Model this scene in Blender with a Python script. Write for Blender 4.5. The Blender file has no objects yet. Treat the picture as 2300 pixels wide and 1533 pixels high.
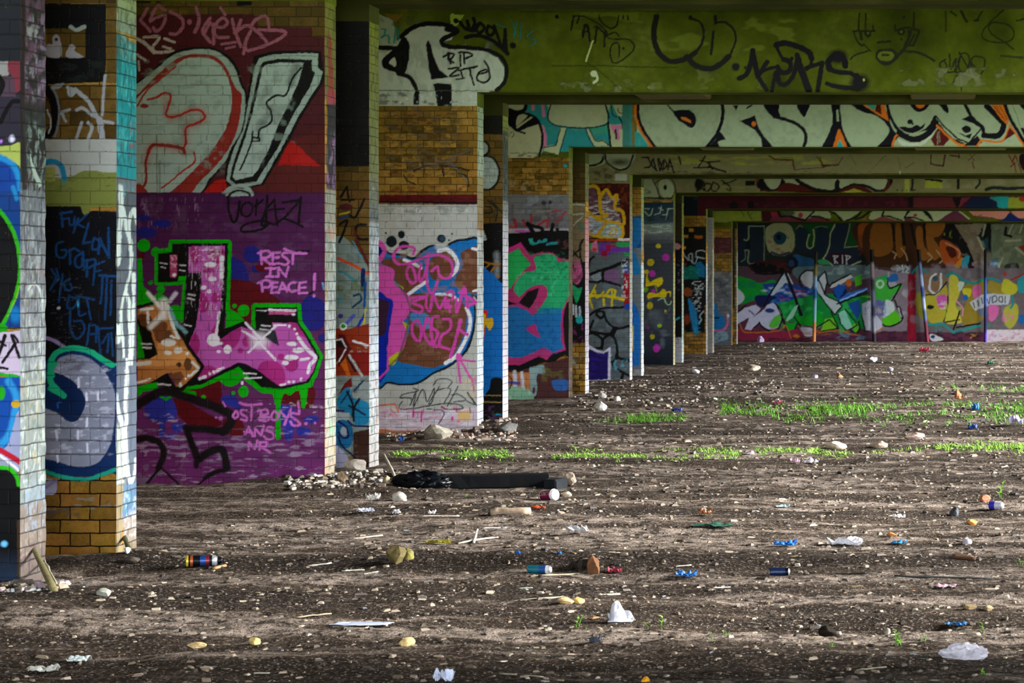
import bpy, bmesh, math, random
import numpy as np
from mathutils import Vector, Matrix, noise as mnoise
random.seed(7)
SC = bpy.context.scene; COL = SC.collection
# ---------------- camera, light, exposure ----------------
F, PX, PY, EYE, JX = 5200.0, 2100.0, 620.0, 1.59, -4.67
cd = bpy.data.cameras.new('camera'); cam = bpy.data.objects.new('camera', cd); COL.objects.link(cam)
cam.location = (0, 0, EYE); cam.rotation_euler = (math.pi/2, 0, 0)
cd.sensor_width = 36; cd.lens = F/2300*36; cd.shift_x = -(PX-1150)/2300; cd.shift_y = (PY-766.5)/2300
cd.clip_end = 400; cd.dof.use_dof = True; cd.dof.focus_distance = 17.5; cd.dof.aperture_fstop = 13
SC.camera = cam
w = bpy.data.worlds.new('overcast sky'); SC.world = w; w.use_nodes = True
bg = w.node_tree.nodes['Background']; bg.inputs[0].default_value = (.86, .93, 1, 1); bg.inputs[1].default_value = 3.4
sl = bpy.data.lights.new('sun', 'SUN'); sl.energy = 4.0; sl.angle = math.radians(15); sl.color = (1, .97, .9)
sun = bpy.data.objects.new('sun', sl); COL.objects.link(sun)
sun.rotation_euler = Vector((-.93, .0, -.36)).to_track_quat('-Z', 'Y').to_euler()
vs = SC.view_settings; vs.view_transform = 'Standard'; vs.look = 'None'; vs.gamma = 1; vs.use_curve_mapping = False; vs.exposure = 2.75
def hsh(ix, iy, seed=0):
    h = (ix.astype(np.int64)*374761393 + iy.astype(np.int64)*668265263 + seed*1442695041) & 0xffffffff
    h = ((h ^ (h >> 13))*1274126177) & 0xffffffff
    h = (h ^ (h >> 16)) & 0xffffffff
    return h/4294967295.0
def vnoise(x, y, seed=0):
    xi = np.floor(x); yi = np.floor(y); fx = x-xi; fy = y-yi
    fx = fx*fx*(3-2*fx); fy = fy*fy*(3-2*fy)
    a = hsh(xi, yi, seed); b = hsh(xi+1, yi, seed); c = hsh(xi, yi+1, seed); d = hsh(xi+1, yi+1, seed)
    return (a*(1-fx)+b*fx)*(1-fy)+(c*(1-fx)+d*fx)*fy
def fbm(x, y, seed=0, octs=3):
    s = 0; a = .5; t = 0
    for k in range(octs):
        s = s+a*vnoise(x*2**k, y*2**k, seed+k*7); t += a; a *= .5
    return s/t
def lin(hx):
    c = np.array([int(hx[i:i+2], 16)/255 for i in (0, 2, 4)])
    return np.where(c < .04045, c/12.92, ((c+.055)/1.055)**2.4)
def catmull(P, closed):
    P = np.array(P, float); n = len(P); out = []
    if n < 3: return P
    rng = range(n) if closed else range(n-1)
    for i in rng:
        p0 = P[(i-1) % n] if closed or i > 0 else 2*P[0]-P[1]
        p1 = P[i]; p2 = P[(i+1) % n]
        p3 = P[(i+2) % n] if closed or i < n-2 else 2*P[-1]-P[-2]
        for t in (0, .2, .4, .6, .8):
            out.append(.5*((2*p1)+(-p0+p2)*t+(2*p0-5*p1+4*p2-p3)*t*t+(-p0+3*p1-3*p2+p3)*t**3))
    if not closed: out.append(P[-1])
    return np.array(out)
def seg_dist(X, Y, P, closed):
    D = np.full(X.shape, 1e18); n = len(P)
    for i in range(n if closed else n-1):
        ax, ay = P[i]; bx, by = P[(i+1) % n]; dx = bx-ax; dy = by-ay; L = dx*dx+dy*dy+1e-12
        t = np.clip(((X-ax)*dx+(Y-ay)*dy)/L, 0, 1)
        D = np.minimum(D, (X-ax-t*dx)**2+(Y-ay-t*dy)**2)
    return np.sqrt(D)
def inside(X, Y, P):
    c = np.zeros(X.shape, bool); n = len(P)
    for i in range(n):
        ax, ay = P[i]; bx, by = P[(i+1) % n]
        if ay == by: continue
        c ^= ((ay > Y) != (by > Y)) & (X < (bx-ax)*(Y-ay)/(by-ay)+ax)
    return c
def paint_panel(lines, xs, ys):
    """lays the paint commands on a wall panel; xs, ys are the panel's own drawing coordinates"""
    C = np.zeros((len(ys), len(xs), 4)); ox = oy = 0.; sc = 1.
    GX, GY = np.meshgrid(xs, ys)
    wx = GX+1.6*(vnoise(GX/7, GY/7, 11)-.5)+.8*(vnoise(GX/2.5, GY/2.5, 12)-.5)
    wy = GY+1.6*(vnoise(GX/7, GY/7, 21)-.5)+.8*(vnoise(GX/2.5, GY/2.5, 22)-.5)
    for ln in lines:
        tk = ln.split()
        if not tk or tk[0][0] == '#': continue
        op = tk[0]
        if op == 'T': ox, oy, sc = map(float, tk[1:4]); continue
        al = .6 if op == 'n' else 1.; soft = 1.6; pts = []; col = tk[1]; nums = []
        for t in tk[2:]:
            if ',' in t:
                a, b = t.split(','); pts.append((float(a), float(b)))
            elif op == 'g' and len(t) == 6: col2 = t
            elif t[0] == 's': soft = float(t[1:])/sc
            elif t[0] == 'a': al = float(t[1:])
            else: nums.append(float(t))
        tr = lambda p: (ox+p[0]/sc, oy+p[1]/sc)
        if op in 'rgfFxX':
            P = [tr(p) for p in pts]
            if op in 'rg': (x0, y0), (x1, y1) = P[:2]; P = [(x0, y0), (x1, y0), (x1, y1), (x0, y1)]
            if op in 'FX': P = catmull(P, True)
            P = np.array(P); m = soft+2
        elif op in 'lc':
            w = nums[0]/sc/2*1.13; P = [tr(p) for p in pts]
            P = catmull(P, False) if op == 'c' else np.array(P); m = w+soft+2
        elif op in 'en':
            cx, cy = tr(pts[0]); rx, ry = pts[1][0]/sc, pts[1][1]/sc; P = np.array([(cx-rx, cy-ry), (cx+rx, cy+ry)]); m = soft+2
        i0 = np.searchsorted(xs, P[:, 0].min()-m); i1 = np.searchsorted(xs, P[:, 0].max()+m)
        j0 = np.searchsorted(ys, P[:, 1].min()-m); j1 = np.searchsorted(ys, P[:, 1].max()+m)
        if i1 <= i0 or j1 <= j0: continue
        X = wx[j0:j1, i0:i1]; Y = wy[j0:j1, i0:i1]
        if op in 'rgfFxX':
            d = seg_dist(X, Y, P, True); d = np.where(inside(X, Y, P), -d, d); cov = np.clip(.5-d/soft, 0, 1)
        elif op in 'lc':
            cov = np.clip(.5-(seg_dist(X, Y, P, False)-w)/soft, 0, 1)
        elif op == 'e':
            q = np.sqrt(((X-cx)/rx)**2+((Y-cy)/ry)**2); cov = np.clip(.5-(q-1)*min(rx, ry)/soft, 0, 1)
        else:
            thr = nums[0]; sx, sy = pts[2][0]/sc, pts[2][1]/sc
            nz = fbm(X/sx, Y/sy, int(abs(cx*3+cy*7+rx)) % 997, 3)
            q = np.maximum(np.abs(X-cx)/rx, np.abs(Y-cy)/ry); cov = np.clip((nz-thr)*7, 0, 1)*np.clip((1-q)*5, 0, 1)
        cov = cov*al; S = C[j0:j1, i0:i1]
        if op in 'xX': S[..., 3] *= 1-cov; continue
        c = lin(col)
        if op == 'g':
            t = np.clip((GY[j0:j1, i0:i1]-y0)/(y1-y0), 0, 1)[..., None]; c = c*(1-t)+lin(col2)*t
        S[..., :3] = S[..., :3]*(1-cov[..., None])+c*cov[..., None]
        S[..., 3] = S[..., 3]+(1-S[..., 3])*cov
    return C
def read_art(txt):
    A = {}; cur = None
    for ln in txt.splitlines():
        if ln.startswith('@'): cur = ln[1:].strip(); A[cur] = []
        elif cur and ln.strip(): A[cur].append(ln)
    return A
ART = r"""
@p1a
T 300 0 3.4833
r 2a240a a.66 -60,-60 1600,320
f 47171b -60,110 940,110 980,205 1395,215 1395,290 1580,290 1580,1520 -60,1520
f 5a2018 a.6 s30 700,1300 1500,1000 1510,1520 1000,1520
r 0a0a08 810,-60 925,45
r 0a0a08 -60,-60 215,22
n 7a6010 .5 200,60 250,60 60,20
l 96586a 22 110,65 55,160 130,245
c 96586a 22 245,80 185,50 130,160 175,140 245,120 235,190 180,245 155,215
c 96586a 22 285,90 370,140 388,200 340,265 285,262
e 96586a 437,172 18,20
c 96586a 26 490,60 515,160 480,250
c 96586a 22 600,140 540,240 600,330
l 96586a 20 600,180 560,250
c 96586a 22 620,200 690,215 735,180 700,140 650,180 630,250 660,290 740,290
l 96586a 22 625,190 625,345
c 96586a 22 680,60 700,90 715,115
c 96586a 22 770,150 790,230 800,260 840,160
c 96586a 22 790,260 880,200 960,240 1040,325
c 96586a 22 800,260 840,360
c 96586a 22 920,200 960,150 1040,130 1060,210
c 96586a 22 980,230 1150,240 1190,262 1130,310 1020,360 900,395 870,370
c 96586a 22 920,240 880,320 860,420
l 96586a 18 690,345 800,330
l 96586a 16 720,378 792,362
c b0a59a 24 20,300 90,340 160,410
c b0a59a 20 80,290 200,290 150,370 180,410 310,400
c b0a59a 18 240,300 320,330
c b0a59a 18 230,365 290,380
l b0a59a 18 30,430 90,470
l b0a59a 14 40,480 45,550
F 0b0a08 -60,690 30,635 150,545 300,410 440,372 560,368 660,385 760,450 820,540 850,650 885,720 892,830 875,960 830,1090 740,1250 620,1390 470,1540 -60,1540
F 93a79b -60,725 30,655 160,555 310,430 440,392 560,385 650,400 740,465 800,550 835,660 870,735 875,830 860,960 815,1090 725,1250 600,1390 455,1540 -60,1540
F 8c2a22 -60,830 30,740 160,610 320,470 440,425 560,425 650,450 720,520 760,600 800,690 845,735 840,830 830,930 800,1050 740,1170 640,1300 520,1420 380,1540 -60,1540
F a0b4a8 -60,910 40,760 110,690 240,590 330,510 420,455 520,450 600,460 660,490 720,570 755,660 770,780 755,900 710,1030 620,1160 500,1300 370,1430 290,1500 200,1540 -60,1540
f 8c2a22 -60,1440 60,1440 110,1500 110,1540 -60,1540
n 7f9a8c .52 400,900 330,480 60,40
c a03020 12 30,830 110,700 210,620 330,520
c a82c20 60 s45 a.35 250,780 255,890 280,915 350,905 440,865 510,860 550,890 550,930 480,970 420,990 405,1040 410,1100
c a82c20 16 110,780 180,760 230,730 280,735 290,770 270,830 255,890 280,915 350,905 440,865 510,860 550,890 550,930 480,970 420,990 405,1040 410,1100 400,1150
c a82c20 60 s45 a.35 400,1180 270,1145 150,1140 105,1210 95,1280
c 8c2a22 24 400,1195 380,1160 270,1140 150,1135 110,1200
c 8c2a22 18 110,1200 95,1280 100,1380 90,1440 60,1470 40,1450
c a82c20 12 475,1190 475,1270 380,1340 300,1410 220,1470
e 8c2a22 85,828 35,18
l 50504a 8 a.6 180,1060 185,1500
l 50504a 14 a.5 205,1260 205,1500
l 50504a 10 a.5 245,1130 245,1220
l 4a4a40 8 a.6 575,1060 575,1100
l 80683a 7 a.7 450,660 690,665
l 80683a 7 a.7 60,575 840,595
f 0b0a08 940,440 1100,398 1350,392 1465,398 1480,520 1510,570 1480,660 1380,810 1300,940 1230,1080 1130,1250 1020,1445 880,1475 760,1460 712,1430 715,1330 750,1180 850,1020 890,750
f 93a79b 985,455 1100,425 1340,415 1445,418 1440,530 1480,560 1455,650 1370,780 1280,930 1200,1080 1110,1240 1000,1435 880,1462 770,1450 727,1410 738,1310 790,1150 860,1010 905,760 950,520
f 0d0d0b 1010,485 1130,460 1395,468 1395,545 1420,570 1380,680 1290,830 1210,970 1150,1120 1080,1230 960,1420 800,1440 755,1405 770,1310 830,1130 880,990 940,740 985,530
f a0b4a8 1010,530 1030,510 1130,490 1330,490 1290,640 1240,760 1130,980 1060,1160 970,1330 930,1380 800,1408 775,1385 800,1280 860,1120 910,960 960,760
n 7a8c80 .55 1080,900 200,420 60,60
c 303030 60 s45 a.55 1280,520 1230,640
c 101010 14 1310,530 1240,620 1190,745 1120,745 1060,780 1040,810 1075,870 1080,940 1040,985 990,1010 975,1070
c 303030 50 s40 a.4 1070,880 980,1000
l 101010 12 985,1080 935,1075 930,1105 985,1100 985,1080
c 101010 12 935,1030 920,1120 860,1270 830,1330
f a81812 1230,1100 1300,1150 1370,1220 1460,1300 1300,1290 1130,1290 1190,1160
f a81812 640,1410 720,1400 730,1470 700,1530 520,1530
c 93a79b 24 700,1540 740,1480 830,1450 890,1470 950,1540
T 300 420 3.4833
g 451742 702a6a -60,42 1580,2600
n 5a3a58 .5 200,220 250,170 60,60 a.6
n 5c3a5e .5 1000,1250 520,1200 90,50 a.5
e 93a79b 830,60 110,50
e 0a0a0a 830,65 90,45
e 93a79b 830,70 70,35
r 451742 700,72 960,140
l 93a79b 16 740,50 700,42
e 1d1f78 80,240 55,25
e 1d1f78 220,285 75,35
e 1d1f78 95,355 85,45
e 1d1f78 925,525 70,68
F 1d1f78 740,560 820,560 880,620 900,700 890,740 740,740
e 1d1f78 960,640 45,28
F 1d1f78 1340,870 1400,850 1480,890 1510,960 1500,1080 1400,1125 1320,1080 1300,960
e 1d1f78 1480,1180 35,35
F 5a0a14 740,740 880,730 1000,780 1100,850 1150,900 1100,960 930,1060 850,1050 740,960
F 5a0a14 950,620 1050,590 1120,610 1000,660
e 5a0a14 62,535 28,28
n 9a7aa0 .63 300,200 270,130 14,60
# lower panel colour marks
F 5a0a14 430,1510 660,1500 690,1620 690,1720 560,1680 400,1610
F 5a0a14 300,1660 420,1680 560,1760 700,1850 560,1880 420,1850 330,1760
F 5a0a14 1100,1600 1400,1560 1390,1720 1250,1700 1130,1680
F 5a0a14 700,1820 840,1820 860,1930 740,1930
F 2a2f96 90,1690 200,1630 300,1660 340,1770 290,1830 120,1815
r 2a2f96 200,1800 245,1960
F 2a2f96 300,1850 380,1845 400,1900 320,1915
e 2a2f96 300,1953 45,25
F 2a2f96 690,1640 780,1625 830,1690 840,1740 700,1690
F 2a2f96 1130,1720 1250,1720 1260,1870 1225,1990 1190,1980 1160,1850
e 2a2f96 1330,1910 60,40
e 2a2f96 1390,1815 60,30
n a898b4 .56 760,2020 760,140 110,22
n b8a8c0 .6 250,1950 280,200 60,24
n bcb0c4 .62 760,2320 760,160 90,14
n d0c8d4 .66 1200,1800 330,140 60,18
n 7c6a84 .5 180,2260 220,140 60,50
f 02a802 30,560 65,560 78,770 130,830 190,880 190,920 30,930
F 02a802 160,890 185,830 260,860 270,905
e 02a802 80,455 48,50
e 02a802 135,747 20,18
e 02a802 215,800 33,30
e 02a802 790,930 18,18
e 02a802 862,965 45,45
F 02a802 290,930 350,925 390,980 380,1060 330,1020 290,960
l 02a802 60 172,505 172,510
l 02a802 44 190,742 350,742 390,700 410,760 400,900 388,1000
l 02a802 46 190,742 190,510 300,498 300,437 740,437 735,700 725,960
f 02a802 725,940 800,975 850,1020 900,1090 720,1150
l 02a802 46 950,1100 950,935 1285,935 1295,1060 1370,1170 1456,1325 1410,1470 1375,1530
l 02a802 50 1375,1540 1170,1590 1010,1585 820,1430 760,1440 650,1490 520,1545 430,1560 390,1590
F 02a802 670,1480 840,1470 830,1520 790,1550 740,1560 690,1530
f 02a802 1080,1600 1175,1600 1150,1700 1150,1970 1120,1975 1110,1940 1115,1720
f 02a802 1290,1540 1365,1530 1352,1700 1335,1740 1312,1720 1308,1650
F 02a802 1190,1590 1275,1580 1220,1628
e 02a802 860,1598 42,42
e 02a802 780,1609 15,15
e 02a802 548,1640 18,15
F 02a802 410,1600 480,1600 490,1650 420,1620
l 02a802 18 205,1628 250,1660 300,1632
f 0b0b0c 190,520 300,508 300,440 738,440 735,700 720,960 705,1110 870,1045 955,1110 950,940 1280,940 1290,1060 1370,1170 1456,1330 1408,1460 1370,1530 1170,1580 1000,1565 820,1405 700,1460 540,1540 430,1560 395,1480 540,1400 420,1230 400,1140 390,1000 410,700 350,700 350,740 190,745
f c65cb6 430,465 712,458 700,700 680,960 650,1170 685,1190 845,1090 900,1110 1000,1170 1140,1240 1080,1060 1275,1065 1345,1170 1440,1335 1400,1450 1350,1515 1150,1560 1000,1450 880,1380 820,1370 640,1460 520,1512 490,1470 545,1410 430,1230 490,1080 530,780 530,670 430,668
F b02a80 445,470 500,470 505,590 470,600 445,560
F b02a80 580,500 700,490 700,580 620,600
F b02a80 520,830 575,860 580,950 520,980
F b02a80 530,640 640,640 620,665 560,670
e b02a80 645,865 38,42
e b02a80 618,940 16,16
e b02a80 480,1230 40,85
F b02a80 685,1190 835,1100 825,1200 780,1260 700,1260
F b02a80 600,1150 650,1060 660,1150
e b02a80 885,1210 38,38
e b02a80 835,1280 22,22
e b02a80 1155,1325 28,24
e b02a80 1235,1380 55,65
F b02a80 970,1430 1000,1370 1080,1355 1150,1390 1190,1480 1150,1555 1000,1450
F b02a80 1200,1070 1270,1067 1350,1180 1290,1150
F b02a80 500,1485 560,1400 640,1410 650,1445 570,1500
n f0e8f4 .55 560,520 120,60 26,16
l f0eaf4 30 s10 690,550 688,700
n f0eaf4 .5 680,800 26,110 10,20
e f0eaf4 600,605 50,20
e f0eaf4 615,720 32,22
e f0eaf4 550,785 22,15
e f0eaf4 592,815 20,18
e f0eaf4 625,1195 50,52
c f0eaf4 20 670,980 645,1150
l f0eaf4 20 640,1225 690,1222
e f0eaf4 735,1268 33,33
e f0eaf4 665,1285 15,15
e f0eaf4 1235,1332 55,22
e f0eaf4 1185,1375 28,18
e f0eaf4 1240,1225 40,18
e f0eaf4 1290,1275 48,22
c f0eaf4 24 1290,1180 1360,1270 1425,1335 1380,1390 1365,1450
l f0eaf4 20 1310,1350 1370,1340
l f0eaf4 14 1150,1545 1185,1540
e f0eaf4 1215,1525 12,10
e f0eaf4 1250,1520 12,10
e f0eaf4 1310,1500 12,12
l f0eaf4 14 1100,1082 1190,1078
e f0eaf4 1220,1086 12,12
e f0eaf4 1260,1112 12,12
e f0eaf4 1280,1147 12,12
l f0eaf4 22 520,1500 560,1480
e f0eaf4 595,1460 12,12
e f0eaf4 628,1444 12,12
l f0eaf4 18 650,1435 700,1412
e f0eaf4 985,1200 70,60 s60 a.8
l f0eaf4 16 s8 850,1120 960,1190 1110,1350
l f0eaf4 16 s8 1110,1090 900,1290
l f0eaf4 16 s8 875,1060 1000,1190
f 30323a 1030,1170 1110,1120 1140,1240
l f0eaf4 10 860,1455 960,1462
l f0eaf4 10 870,1495 1000,1490
l d0ccd4 10 1000,1080 1070,1088
l d0ccd4 10 990,1110 1060,1118
f c0508a 1065,962 1265,968 1262,1000 1055,995
l f0eaf4 16 1060,960 1265,966
l f0eaf4 7 960,965 1040,965
e f0eaf4 1250,998 14,10
f b84070 285,530 340,530 340,690 330,712 285,700
n f0e0ea .5 315,580 26,50 10,16
e f0eaf4 318,685 16,14
l d0ccd4 8 205,590 260,600
l d0ccd4 8 212,625 250,632
l d0ccd4 10 360,608 405,615
l d0ccd4 10 362,650 400,655
l d0ccd4 12 430,840 480,845
l d0ccd4 12 425,870 475,880
l d0ccd4 10 395,1075 450,1085
n d8d0d8 .62 560,740 160,300 8,60
n 181018 .64 560,900 140,330 7,80
# orange letter
f c07c40 30,955 170,920 270,905 330,1090 400,1190 430,1250 540,1400 480,1500 380,1570 335,1560 300,1450 260,1455 130,1530 30,1545
f e09c58 190,1215 450,1255 500,1385 200,1400 30,1405 30,1350 185,1310
F 6a3c1c 35,1000 130,1005 150,1090 70,1090
F 7a4828 150,1050 260,1060 240,1200 190,1210 150,1120
f 0b0b0c 30,1010 60,1080 130,1110 190,1310 120,1345 30,1350
f 02a802 30,1060 60,1180 85,1335 30,1338
l d0ccd4 12 65,1225 140,1228
l d0ccd4 12 75,1255 135,1258
F 6a4428 240,1140 290,1120 300,1200 250,1210
l 0b0b0c 26 330,1090 400,1190 430,1250 540,1400 500,1470 380,1580 335,1575
l 0b0b0c 18 30,935 160,905
f 0b0b0c 30,1550 130,1530 262,1452 335,1570 330,1585 180,1555
l d0ccd4 12 185,1540 290,1548
l f0e8e0 26 30,1385 125,1372
l f0e8e0 16 30,1530 130,1500
f 7a4a30 275,1470 370,1440 400,1480 345,1550
e 5a3820 355,1388 22,18
e 6a4424 425,1385 32,50
c f4f4f0 36 s26 a.9 245,890 225,1000 130,1095
c f4f4f0 50 s40 a.85 230,900 235,1010
l f0f0ec 22 60,960 150,950
l f0f0ec 18 110,960 115,1060
c f0f0ec 26 s16 110,825 150,870 200,930
l d8d8ec 28 s16 330,830 285,890
c e8f0ec 24 270,930 300,1060 350,1180
e f0f0ec 275,1215 58,30
e f0f0ec 350,1278 32,26
e f0f0ec 270,1295 30,18
l f0f0ec 16 290,1165 340,1180
e f0f0ec 420,1300 14,14
c 78b8b8 26 s14 290,960 330,1060 410,1135
l f0f0ec 18 460,1370 510,1415 450,1470
e f0f0ec 432,1475 13,13
e f0f0ec 410,1500 12,12
e f0f0ec 365,1545 16,20
f 02a802 30,1560 100,1540 185,1528 190,1580 80,1600 30,1640
# tag + texts
c 0a080a 18 740,80 745,180 775,268 805,255 820,180 830,110
c 0a080a 16 900,120 855,140 840,200 880,232 920,205 930,150 900,120
l 0a080a 16 965,100 955,220
l 0a080a 16 950,150 1010,100
c 0a080a 18 1045,70 1040,170 1030,290 1000,285 1040,170
l 0a080a 16 1040,170 1100,100 1125,300
l 0a080a 14 1060,180 1180,170
l 0a080a 16 1170,120 1305,100 1175,245
l 0a080a 18 1310,80 1290,290
c 0a080a 16 1325,310 1180,248 1100,290 1000,262 880,290 840,330 880,350 1000,330 1060,278
l 0c0810 14 1260,500 1372,500
l 0c0810 12 1240,610 1250,560
l 0c0810 12 1090,825 1140,820
l 0c0810 12 1370,840 1405,815
l d474cc 18 995,500 1003,600
c d474cc 18 975,515 1040,498 1078,520 1050,550 1010,555
l d474cc 18 1015,558 1070,605
l d474cc 18 1092,512 1087,600
l d474cc 17 1092,514 1145,510
l d474cc 17 1088,552 1135,550
l d474cc 17 1087,600 1140,596
c d474cc 18 1225,512 1180,512 1165,538 1200,562 1215,585 1190,605 1150,600
l d474cc 18 1248,515 1245,600
c d474cc 18 1180,480 1240,510 1350,518
l d474cc 17 1035,635 1112,634
l d474cc 17 1072,635 1066,700
l d474cc 17 1035,702 1115,698
l d474cc 17 1130,700 1135,632
l d474cc 17 1135,632 1190,698 1212,620
l d474cc 18 1000,745 1010,815
c d474cc 18 975,750 1040,728 1078,750 1060,778 1010,785
l d474cc 17 1088,745 1078,825
l d474cc 16 1088,747 1125,742
l d474cc 16 1083,785 1120,780
l d474cc 16 1078,825 1125,820
l d474cc 17 1135,825 1165,745 1203,815
l d474cc 16 1145,798 1192,795
c d474cc 17 1272,745 1230,750 1212,785 1232,815 1275,808
l d474cc 17 1300,745 1292,830
l d474cc 16 1300,747 1350,740
l d474cc 16 1296,786 1345,783
l d474cc 16 1292,830 1358,825
l d474cc 20 1418,680 1412,800
e d474cc 1412,850 13,13
l 5aa0d0 12 1480,750 1490,800
T 300 820 3.4833
l 171015 62 s16 -60,370 60,290 190,212 260,200 500,275 680,340
c 171015 64 s16 680,340 770,400 740,480 700,518
l 171015 52 s16 700,518 560,500 412,492
l 171015 50 s16 412,492 450,600 505,735
l 171015 36 s14 490,785 495,735
c 171015 56 s16 505,735 590,680 680,655 715,720 730,800
c 171015 34 s14 725,820 640,835 560,880
l 171015 16 s8 600,850 495,945
c 171015 46 s14 -60,620 60,570 140,575 215,620 235,700 195,800
l 171015 20 s10 205,800 105,925
l 171015 16 s8 215,800 370,945
l d070c8 12 700,285 720,320
c d070c8 16 800,360 778,390 790,415 815,400 812,370 800,360
c d070c8 17 882,350 842,350 842,380 880,400 880,430 842,420
l d070c8 17 925,312 920,430
c d070c8 17 830,290 880,310 1000,305
l d070c8 17 1000,350 990,430
c d070c8 16 972,360 1040,345 1050,380 1000,392 1060,410 1040,435 985,430
c d070c8 17 1105,358 1078,390 1090,425 1128,420 1135,380 1105,358
l d070c8 16 1150,360 1190,405
l d070c8 16 1232,340 1182,465
c d070c8 17 1288,290 1295,378 1242,370 1232,400 1280,430 1300,462 1250,470 1230,440
e d070c8 645,410 12,10
e d070c8 683,415 16,14
e d070c8 1350,455 14,12
e d070c8 1420,450 9,9
l d070c8 15 872,540 900,482 935,555
l d070c8 14 865,520 925,525
l d070c8 15 948,553 950,492 1000,548 1018,470
c d070c8 16 1095,490 1052,482 1042,508 1090,532 1098,568 1050,580 1022,555
l d070c8 16 898,660 905,602 950,655 968,590
l d070c8 16 990,600 985,660
c d070c8 16 985,605 1040,602 1040,630 1000,640
l d070c8 16 1000,638 1068,680
l f0e8f0 16 850,130 852,145
e f0f0f0 862,935 18,12
@p0a
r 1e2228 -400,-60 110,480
T 0 0 3.4844
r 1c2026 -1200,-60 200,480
f 8a8a88 -400,480 70,480 70,590 -400,620
f 702c38 60,480 160,480 160,700 120,740 90,590 60,560
f 2a2834 -400,740 160,740 160,1150 -400,1190
f 4a3a48 -400,600 110,600 120,760 -400,740
c 08080a 36 -10,600 20,660 -10,740
c 08080a 30 160,790 90,800 30,900 0,960
e e0e0f8 92,1085 22,26 s18
e c080f0 8,1105 10,14 s10
F a4b454 -300,1150 60,1140 160,1120 180,1330 80,1260 -300,1240
F 0a3c8c -300,1210 0,1215 80,1260 130,1340 165,1400 200,1700 -300,1700
c 1a84c0 40 s20 0,1230 90,1280 140,1370 160,1500
T 0 420 3.4844
r 0a3878 -1200,30 200,1100
l 1a80b8 30 s16 100,0 130,90
F 05080a -300,190 0,190 80,310 135,450 150,620 120,840 50,1020 0,1090 -300,1090
c 28a010 28 0,185 80,300 130,420 152,560 155,700 125,840 60,1000 10,1100
c 7ab010 10 150,780 125,870 60,1010
e 0c70b0 120,1000 40,60 s30
f 1a9a10 -300,1100 40,1060 60,1100 40,1190 -300,1180
f c4b4cc -300,1170 160,1120 170,1480 -300,1420
l 0a0810 24 40,1160 -10,1310
l 0a0810 22 90,1160 150,1330
l 0a0810 20 120,1220 20,1370
l 0a0810 20 0,1410 60,1420
l 0a0810 18 110,1160 140,1210
l 0a0810 18 -10,1200 40,1240
l 20a010 24 -10,1462 170,1488
T 0 840 3.0656
r 0c48a0 -1200,20 140,560
c 2a90d0 44 s20 60,50 110,150 100,280 60,420 0,490
F 9aa0c4 60,470 130,250 140,640 60,600 0,540
e c8a020 108,205 32,26
e 20a010 8,130 28,48 s10
l a8185a 8 -100,480 130,590
l b81830 34 -60,500 0,520 130,600
l e8e8f4 18 -60,550 0,560 125,660
f 9098b0 -300,560 0,570 130,680 130,740 60,650 -300,620
F 05080a -300,650 60,660 135,770 150,1420 -300,1420
c 28b010 24 -60,640 60,650 110,700 130,760
e 70c8ff 28,1168 22,20 s16
g 05080a 182840 -900,1200 128,1420
r 3a2a1c 118,1000 160,1500
@p0b
T 0 0 3.4844
f 0d0d10 300,25 830,30 830,460 820,640 380,660 300,650
n 202a24 .5 600,560 230,90 80,30
x 0 300,225 668,225 668,450 300,450
x 0 835,-50 960,-50 960,640 835,640
r 2c200c a.7 300,-60 960,24
r 2c200c a.6 365,225 668,450
r 2c200c a.66 832,-60 960,650
r 33260f a.62 300,662 960,1088
F a09ca4 365,350 410,345 410,290 440,270 470,300 480,440 365,440
F a09ca4 520,445 540,360 565,342 590,370 590,400 655,448
e 202024 440,310 14,14
c 98a09c 28 555,210 600,235 660,210
c a0a4a8 26 530,680 580,720
e a0a4a8 556,720 32,40
c a0a4a8 30 590,700 690,790 750,900 800,980
c 9a9ea2 24 600,860 650,845 720,900 790,930
c 9a9ea2 24 640,960 600,1080
c 9a9ea2 24 690,960 720,1000 690,1080
c 9a9ea2 22 825,590 810,700 800,900
c 9a9ea2 44 780,950 800,1085
l 9a9ea2 22 770,940 885,962
c 9a9ea2 22 480,880 545,858
l 9a9ea2 20 485,890 515,950
c 08080c 56 340,660 410,780 430,880 420,980 370,1070
c 74787c 16 405,680 445,760 465,880 450,1000 430,1070
c b8b8bc 12 370,860 400,960 380,1040
F 8a8e90 400,670 500,650 470,690 410,700
r a8aca4 300,1088 960,1400
F 747e3a 300,1400 480,1395 560,1380 650,1340 730,1335 850,1350 1000,1365 1000,1600 300,1600
r 9aa050 300,1310 435,1420
c 1a80a8 38 340,1272 420,1262 480,1300 505,1395
c 1a80a8 14 a.5 500,1400 502,1450
n 4a5030 .62 620,1420 300,70 50,8
T 0 420 3.4844
f 080a12 300,150 640,150 660,195 690,185 960,190 960,1500 300,1500
F 747e3a 620,-20 700,-20 700,195 640,190
l 0f3e70 16 480,200 492,310
l 0f3e70 16 470,208 560,190
l 0f3e70 14 485,252 535,242
c 0f3e70 15 540,240 548,295 575,290 585,235
l 0f3e70 15 612,240 575,355
l 0f3e70 15 680,215 600,285 655,315
l 0f3e70 16 690,285 650,440 705,430
c 0f3e70 16 735,400 720,480 770,480 790,430 735,400
l 0f3e70 18 770,520 780,400 850,550 850,320
c 0f3e70 15 490,425 440,455 450,540 500,550 520,500 480,490
l 0f3e70 15 550,490 550,600
c 0f3e70 14 540,500 580,480 620,500
c 0f3e70 15 650,505 590,560 600,620 640,615 650,505 660,645
l 0f3e70 16 682,570 680,700
c 0f3e70 14 670,575 735,565 745,600 690,635
l 0f3e70 15 745,600 728,765
l 0f3e70 14 740,612 815,580
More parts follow.
